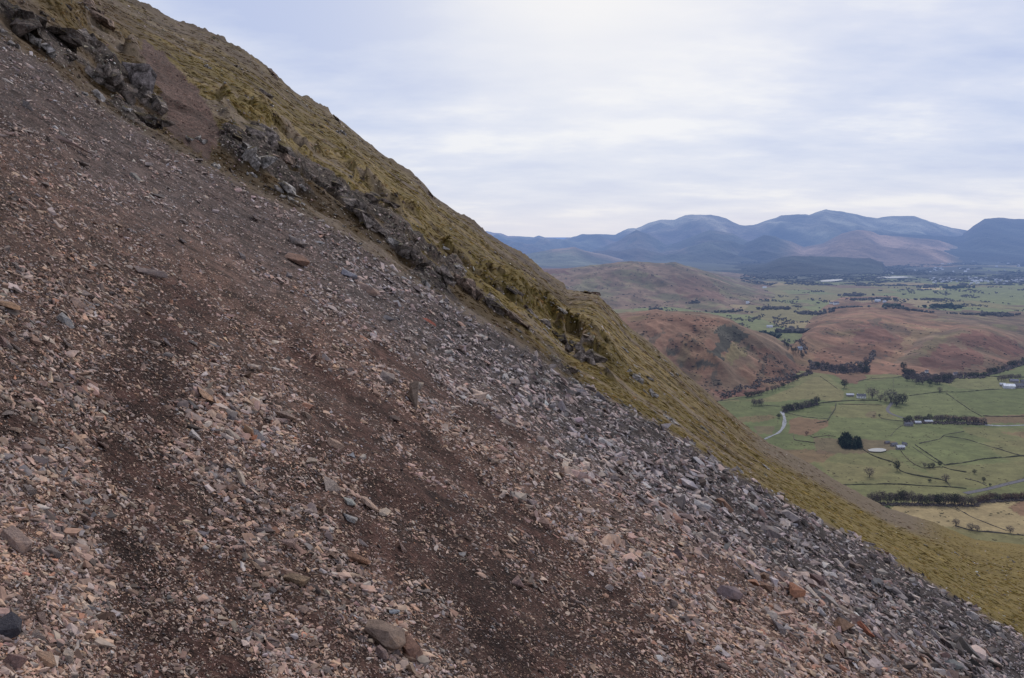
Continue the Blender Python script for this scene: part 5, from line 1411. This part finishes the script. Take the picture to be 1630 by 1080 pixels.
# buildings
def box(V, T, x0, x1, y0, y1, z0, z1):
    i = len(V); V += [(x0, y0, z0), (x1, y0, z0), (x1, y1, z0), (x0, y1, z0), (x0, y0, z1), (x1, y0, z1), (x1, y1, z1), (x0, y1, z1)]
    for q in ((0, 1, 5, 4), (1, 2, 6, 5), (2, 3, 7, 6), (3, 0, 4, 7), (4, 5, 6, 7)): T.append([i + a for a in q])
def me_of(name, V, T, col):
    return mesh_np(name, np.array(V, float), np.array([a for q in T for a in q]), np.array([len(q) for q in T]), M_HOUSE, np.repeat(np.array(col)[None], len(V), 0))
def house(px, py, wpx, ratio, hpx, rz, wcol, rcol, name, cat, label, group=None, parts=True, chim=1, wins=3):
    X, Y, Z = land_pt(px, py); L_ = wpx * Y / F * .5; W_ = L_ * ratio; H_ = hpx * Y / F; e = H_ * .58
    V, T = [], []; box(V, T, -L_, L_, -W_, W_, -1.5, e); i = len(V)
    V += [(-L_, -W_, e), (-L_, W_, e), (-L_, 0, H_), (L_, -W_, e), (L_, W_, e), (L_, 0, H_)]; T += [[i, i + 2, i + 1], [i + 3, i + 4, i + 5]]
    o_ = .06 * L_ + .2; R, S = [], []
    R += [(-L_ - o_, -W_ - o_, e - .25), (L_ + o_, -W_ - o_, e - .25), (L_ + o_, 0, H_ + .25), (-L_ - o_, 0, H_ + .25), (L_ + o_, W_ + o_, e - .25), (-L_ - o_, W_ + o_, e - .25)]
    S += [[0, 1, 2, 3], [3, 2, 4, 5]]
    if parts:
        root = link(bpy.data.objects.new(name, None))
        link(bpy.data.objects.new('wall', me_of('wall', V, T, wcol)), root); ro = link(bpy.data.objects.new('roof', me_of('roof', R, S, rcol)), root)
        if chim:
            for sx_ in ((-.85, .85) if chim == 2 else (.8,)):
                cv, ct = [], []; box(cv, ct, sx_ * L_ - .6, sx_ * L_ + .6, -.5, .5, H_ - .8, H_ + 1.3); link(bpy.data.objects.new('chimney', me_of('chimney', cv, ct, wcol)), ro)
        for k in range(wins):
            cv, ct = [], []; x = (-.6 + 1.2 * k / max(wins - 1, 1)) * L_; box(cv, ct, x - .55, x + .55, -W_ - .06, -W_ + .05, e * .35, e * .75); link(bpy.data.objects.new('window', me_of('window', cv, ct, (.03, .03, .035))), root)
    else:
        n0 = len(V); V2 = V + R; T2 = T + [[a + n0 for a in q] for q in S]; col = np.array([wcol] * n0 + [rcol] * len(R))
        me = mesh_np('house', np.array(V2, float), np.array([a for q in T2 for a in q]), np.array([len(q) for q in T2]), M_HOUSE, col)
        root = link(bpy.data.objects.new(name, me))
    root.location = (X, Y, Z); root.rotation_euler = (0, 0, math.radians(rz)); tag(root, label, cat, group)
WH = (.72, .72, .70); GR = (.24, .22, .22); SL = (.13, .13, .15); LR = (.55, .56, .60)
for a in [
 (1371, 634, 13, .5, 6.5, -12, WH, SL, 'farmhouse', 'house', 'white farmhouse left of the round bare tree, at the end of the dark hedge', None, True, 2, 3),
 (1353, 631, 11, .4, 4.2, -8, GR, LR, 'barn', 'barn', 'low grey barn just left of the white farmhouse', None, True, 0, 0),
 (1433, 715.5, 13, .45, 6.5, 10, GR, LR, 'farmhouse', 'house', 'grey farmhouse with a pale roof, lowest building of the farm by the pond', None, True, 1, 3),
 (1423, 710, 11, .45, 5, 20, GR, SL, 'barn', 'barn', 'grey barn up the track behind the farmhouse by the pond', None, True, 0, 1),
 (1412, 706.5, 9, .4, 4, 25, (.2, .16, .15), SL, 'barn', 'barn', 'small brown shed furthest up the track of the farm by the pond', None, True, 0, 0),
 (1440, 709.5, 7, .6, 4.5, -60, GR, SL, 'barn', 'barn', 'narrow barn standing end-on behind the farmhouse by the pond', None, True, 0, 0),
 (1446, 678, 13, .45, 5.5, 5, GR, SL, 'farmhouse', 'house', 'dark roofed farmhouse at the left end of the middle belt', None, True, 2, 3),
 (1461, 675, 9, .45, 4.5, -6, GR, LR, 'barn', 'barn', 'pale roofed barn beside the dark roofed farmhouse', None, True, 0, 1),
 (1478, 673, 12, .35, 3.8, -4, (.3, .28, .24), LR, 'barn', 'barn', 'long low shed in front of the trees of the middle belt', None, True, 0, 0),
 (1606, 618.5, 16, .55, 7, -14, LR, (.78, .80, .83), 'barn', 'barn', 'big barn with a bright white roof at the right edge', None, True, 0, 0),
 (1596, 615, 8, .5, 5, -20, GR, LR, 'barn', 'barn', 'small grey barn tucked left of the white roofed barn', None, True, 0, 0),
 (1622, 617.5, 15, .5, 7, 6, GR, SL, 'farmhouse', 'house', 'dark grey farmhouse right of the white roofed barn', None, True, 2, 3),
 (1614, 609, 12, .45, 5, -10, GR, (.2, .2, .24), 'barn', 'barn', 'purplish roofed barn behind the white roofed barn', None, True, 0, 0),
 (1630, 610, 10, .45, 5, 0, GR, SL, 'barn', 'barn', 'grey barn cut by the right edge of the picture', None, True, 0, 0),
 (1521, 598, 7, .5, 5, 8, (.6, .52, .5), SL, 'cottage', 'house', 'small pinkish cottage between the wood and the dark tree line', None, True, 1, 2),
 (1475, 594, 5, .6, 4, 0, WH, SL, 'cottage', 'house', 'tiny white cottage among the trees of the wood under the rounded hill', None, True, 1, 2),
 (1331, 485, 8, .5, 4.5, 0, WH, SL, 'farmhouse', 'house', 'white farmhouse in the middle distance above the bracken hill', None, True, 1, 2),
 (1323, 484, 5, .5, 3, 15, WH, SL, 'cottage', 'house', 'small white cottage touching the white farmhouse of the middle distance', None, True, 0, 0),
 (1397, 481, 8, .5, 4, 0, (.55, .57, .62), LR, 'farmhouse', 'house', 'pale house in the trees above the summit of the bracken hill', None, True, 1, 2),
 (1408, 482, 5, .5, 3, 0, (.5, .5, .52), LR, 'barn', 'barn', 'pale barn right of the house above the bracken hill', None, True, 0, 0),
 (1225, 522, 9, .4, 4, 0, (.6, .58, .56), LR, 'farmhouse', 'house', 'pale farmhouse behind the shoulder of the crag hill', None, True, 1, 2),
 (1190, 484, 5, .5, 3.5, 0, WH, LR, 'cottage', 'house', 'white cottage at the right foot of the long fell', None, True, 0, 0),
 (1273, 557, 8, .5, 5, 15, (.3, .33, .38), (.3, .33, .38), 'cottage', 'house', 'blue-grey house among the evergreens between the hills', None, True, 1, 2),
 (1217, 459, 6, .5, 2.5, 0, WH, LR, 'cottage', 'house', 'white cottage at the far edge of the middle fields', None, True, 0, 0)]:
    house(*a)
for k in range(150):
    t = rng.random()
    if k < 105: px, py = rng.uniform(1478, 1634), 448 + rng.normal(0, 2.6) - 3 * (t > .7); py = min(py, 453.5)
    else: px, py = rng.uniform(1400, 1634), rng.uniform(411, 438)
    bright = rng.uniform(.25, .85)
    house(px, py, rng.uniform(2.2, 4.2), .5, rng.uniform(1.4, 2.2), rng.uniform(-25, 25), (bright, bright, bright), (bright * .7, bright * .7, bright * .75), 'town_house', 'house',
          'small white house of the distant town before the mountains' if k < 105 else 'pale speck of a house on the plain beyond the town', 'houses of the distant town' if k < 105 else 'houses scattered beyond the town', parts=False)
# ------------------------------------------------------------------ camera, sky, light
cam = bpy.data.cameras.new('camera'); co = link(bpy.data.objects.new('camera', cam))
cam.sensor_width = 36; cam.lens = 36 * F / 1630; cam.shift_y = -(540 - HY) / 1630
cam.clip_start = .05; cam.clip_end = 80000
co.location = (0, 0, EYE); co.rotation_euler = (math.pi / 2, 0, 0)
scene.camera = co

SUN_EL, SUN_AZ = 42.0, 18.0          # azimuth clockwise from the view direction (+Y)
sun = bpy.data.lights.new('sun', 'SUN'); so = link(bpy.data.objects.new('sun', sun))
sun.energy = 2.2; sun.angle = math.radians(9); sun.color = (1, .93, .84)
sd = Vector((math.sin(math.radians(SUN_AZ)) * math.cos(math.radians(SUN_EL)), math.cos(math.radians(SUN_AZ)) * math.cos(math.radians(SUN_EL)), math.sin(math.radians(SUN_EL))))
so.rotation_euler = sd.to_track_quat('Z', 'Y').to_euler(); so.location = (0, -5, EYE + 20)

w = bpy.data.worlds.new('World'); scene.world = w; w.use_nodes = True
nt = w.node_tree; nt.nodes.clear()
wo = nt.nodes.new('ShaderNodeOutputWorld')
sky = nt.nodes.new('ShaderNodeTexSky'); sky.sky_type = 'NISHITA'; sky.sun_disc = False
sky.sun_elevation = math.radians(SUN_EL); sky.sun_rotation = math.radians(SUN_AZ); sky.altitude = 500
bg1 = nt.nodes.new('ShaderNodeBackground'); bg1.inputs[1].default_value = .10
nt.links.new(sky.outputs[0], bg1.inputs[0])
tc = nt.nodes.new('ShaderNodeTexCoord'); sx = nt.nodes.new('ShaderNodeSeparateXYZ'); nt.links.new(tc.outputs['Generated'], sx.inputs[0])
def MT(op, a, b=None, clamp=False):
    n = nt.nodes.new('ShaderNodeMath'); n.operation = op; n.use_clamp = clamp
    for i, v in enumerate((a, b)):
        if v is None: continue
        if isinstance(v, (int, float)): n.inputs[i].default_value = v
        else: nt.links.new(v, n.inputs[i])
    return n.outputs[0]
zz = MT('ADD', MT('MAXIMUM', sx.outputs['Z'], 0.0), .17)
cx = MT('DIVIDE', sx.outputs['X'], zz); cy = MT('DIVIDE', sx.outputs['Y'], zz)
cmb = nt.nodes.new('ShaderNodeCombineXYZ'); nt.links.new(cx, cmb.inputs[0]); nt.links.new(cy, cmb.inputs[1])
def cn(scale, detail, rough, stretch, loc):
    mp = nt.nodes.new('ShaderNodeMapping'); mp.inputs['Scale'].default_value = stretch; mp.inputs['Location'].default_value = loc
    nt.links.new(cmb.outputs[0], mp.inputs[0])
    n = N(nt, 'ShaderNodeTexNoise', Scale=scale, Detail=detail, Roughness=rough); nt.links.new(mp.outputs[0], n.inputs['Vector'])
    return n.outputs['Fac']
nA = cn(.9, 5, .5, (1, 1.0, 1), (3.1, 1.7, 0)); nB = cn(2.4, 5, .55, (.8, 1.2, 1), (7.3, 2.2, 0))
mixn = MT('ADD', MT('MULTIPLY', nA, .55), MT('MULTIPLY', nB, .45))
cc = ramp(nt, mixn, [(.39, (.52, .59, .82)), (.46, (.60, .66, .85)), (.53, (.69, .73, .88)), (.61, (.87, .875, .925))])
# brighter veil where the hidden sun stands
dot = nt.nodes.new('ShaderNodeVectorMath'); dot.operation = 'DOT_PRODUCT'; nt.links.new(tc.outputs['Generated'], dot.inputs[0])
gd = Vector((.10, 1, .36)).normalized(); dot.inputs[1].default_value = gd
gl = MT('POWER', MT('MAXIMUM', dot.outputs['Value'], 0.0), 38.0)
cc2 = mixc(nt, cc, (.98, .955, .93), MT('MULTIPLY', gl, 1.0))
# paler warm strip low on the horizon
low = ramp(nt, sx.outputs['Z'], [(0.0, 1.0), (.03, .5), (.12, 0.0)])
cc3 = mixc(nt, cc2, (.74, .75, .85), MT('MULTIPLY', low, .7))
bg2 = nt.nodes.new('ShaderNodeBackground'); bg2.inputs[1].default_value = 1.0; nt.links.new(cc3, bg2.inputs[0])
mx = nt.nodes.new('ShaderNodeMixShader'); mx.inputs[0].default_value = .90
nt.links.new(bg1.outputs[0], mx.inputs[1]); nt.links.new(bg2.outputs[0], mx.inputs[2]); nt.links.new(mx.outputs[0], wo.inputs[0])
w.cycles.sampling_method = 'AUTOMATIC'

scene.view_settings.view_transform = 'Standard'; scene.view_settings.look = 'None'; scene.view_settings.exposure = 0
scene.cycles.use_denoising = True
scene.cycles.max_bounces = 4; scene.cycles.diffuse_bounces = 3
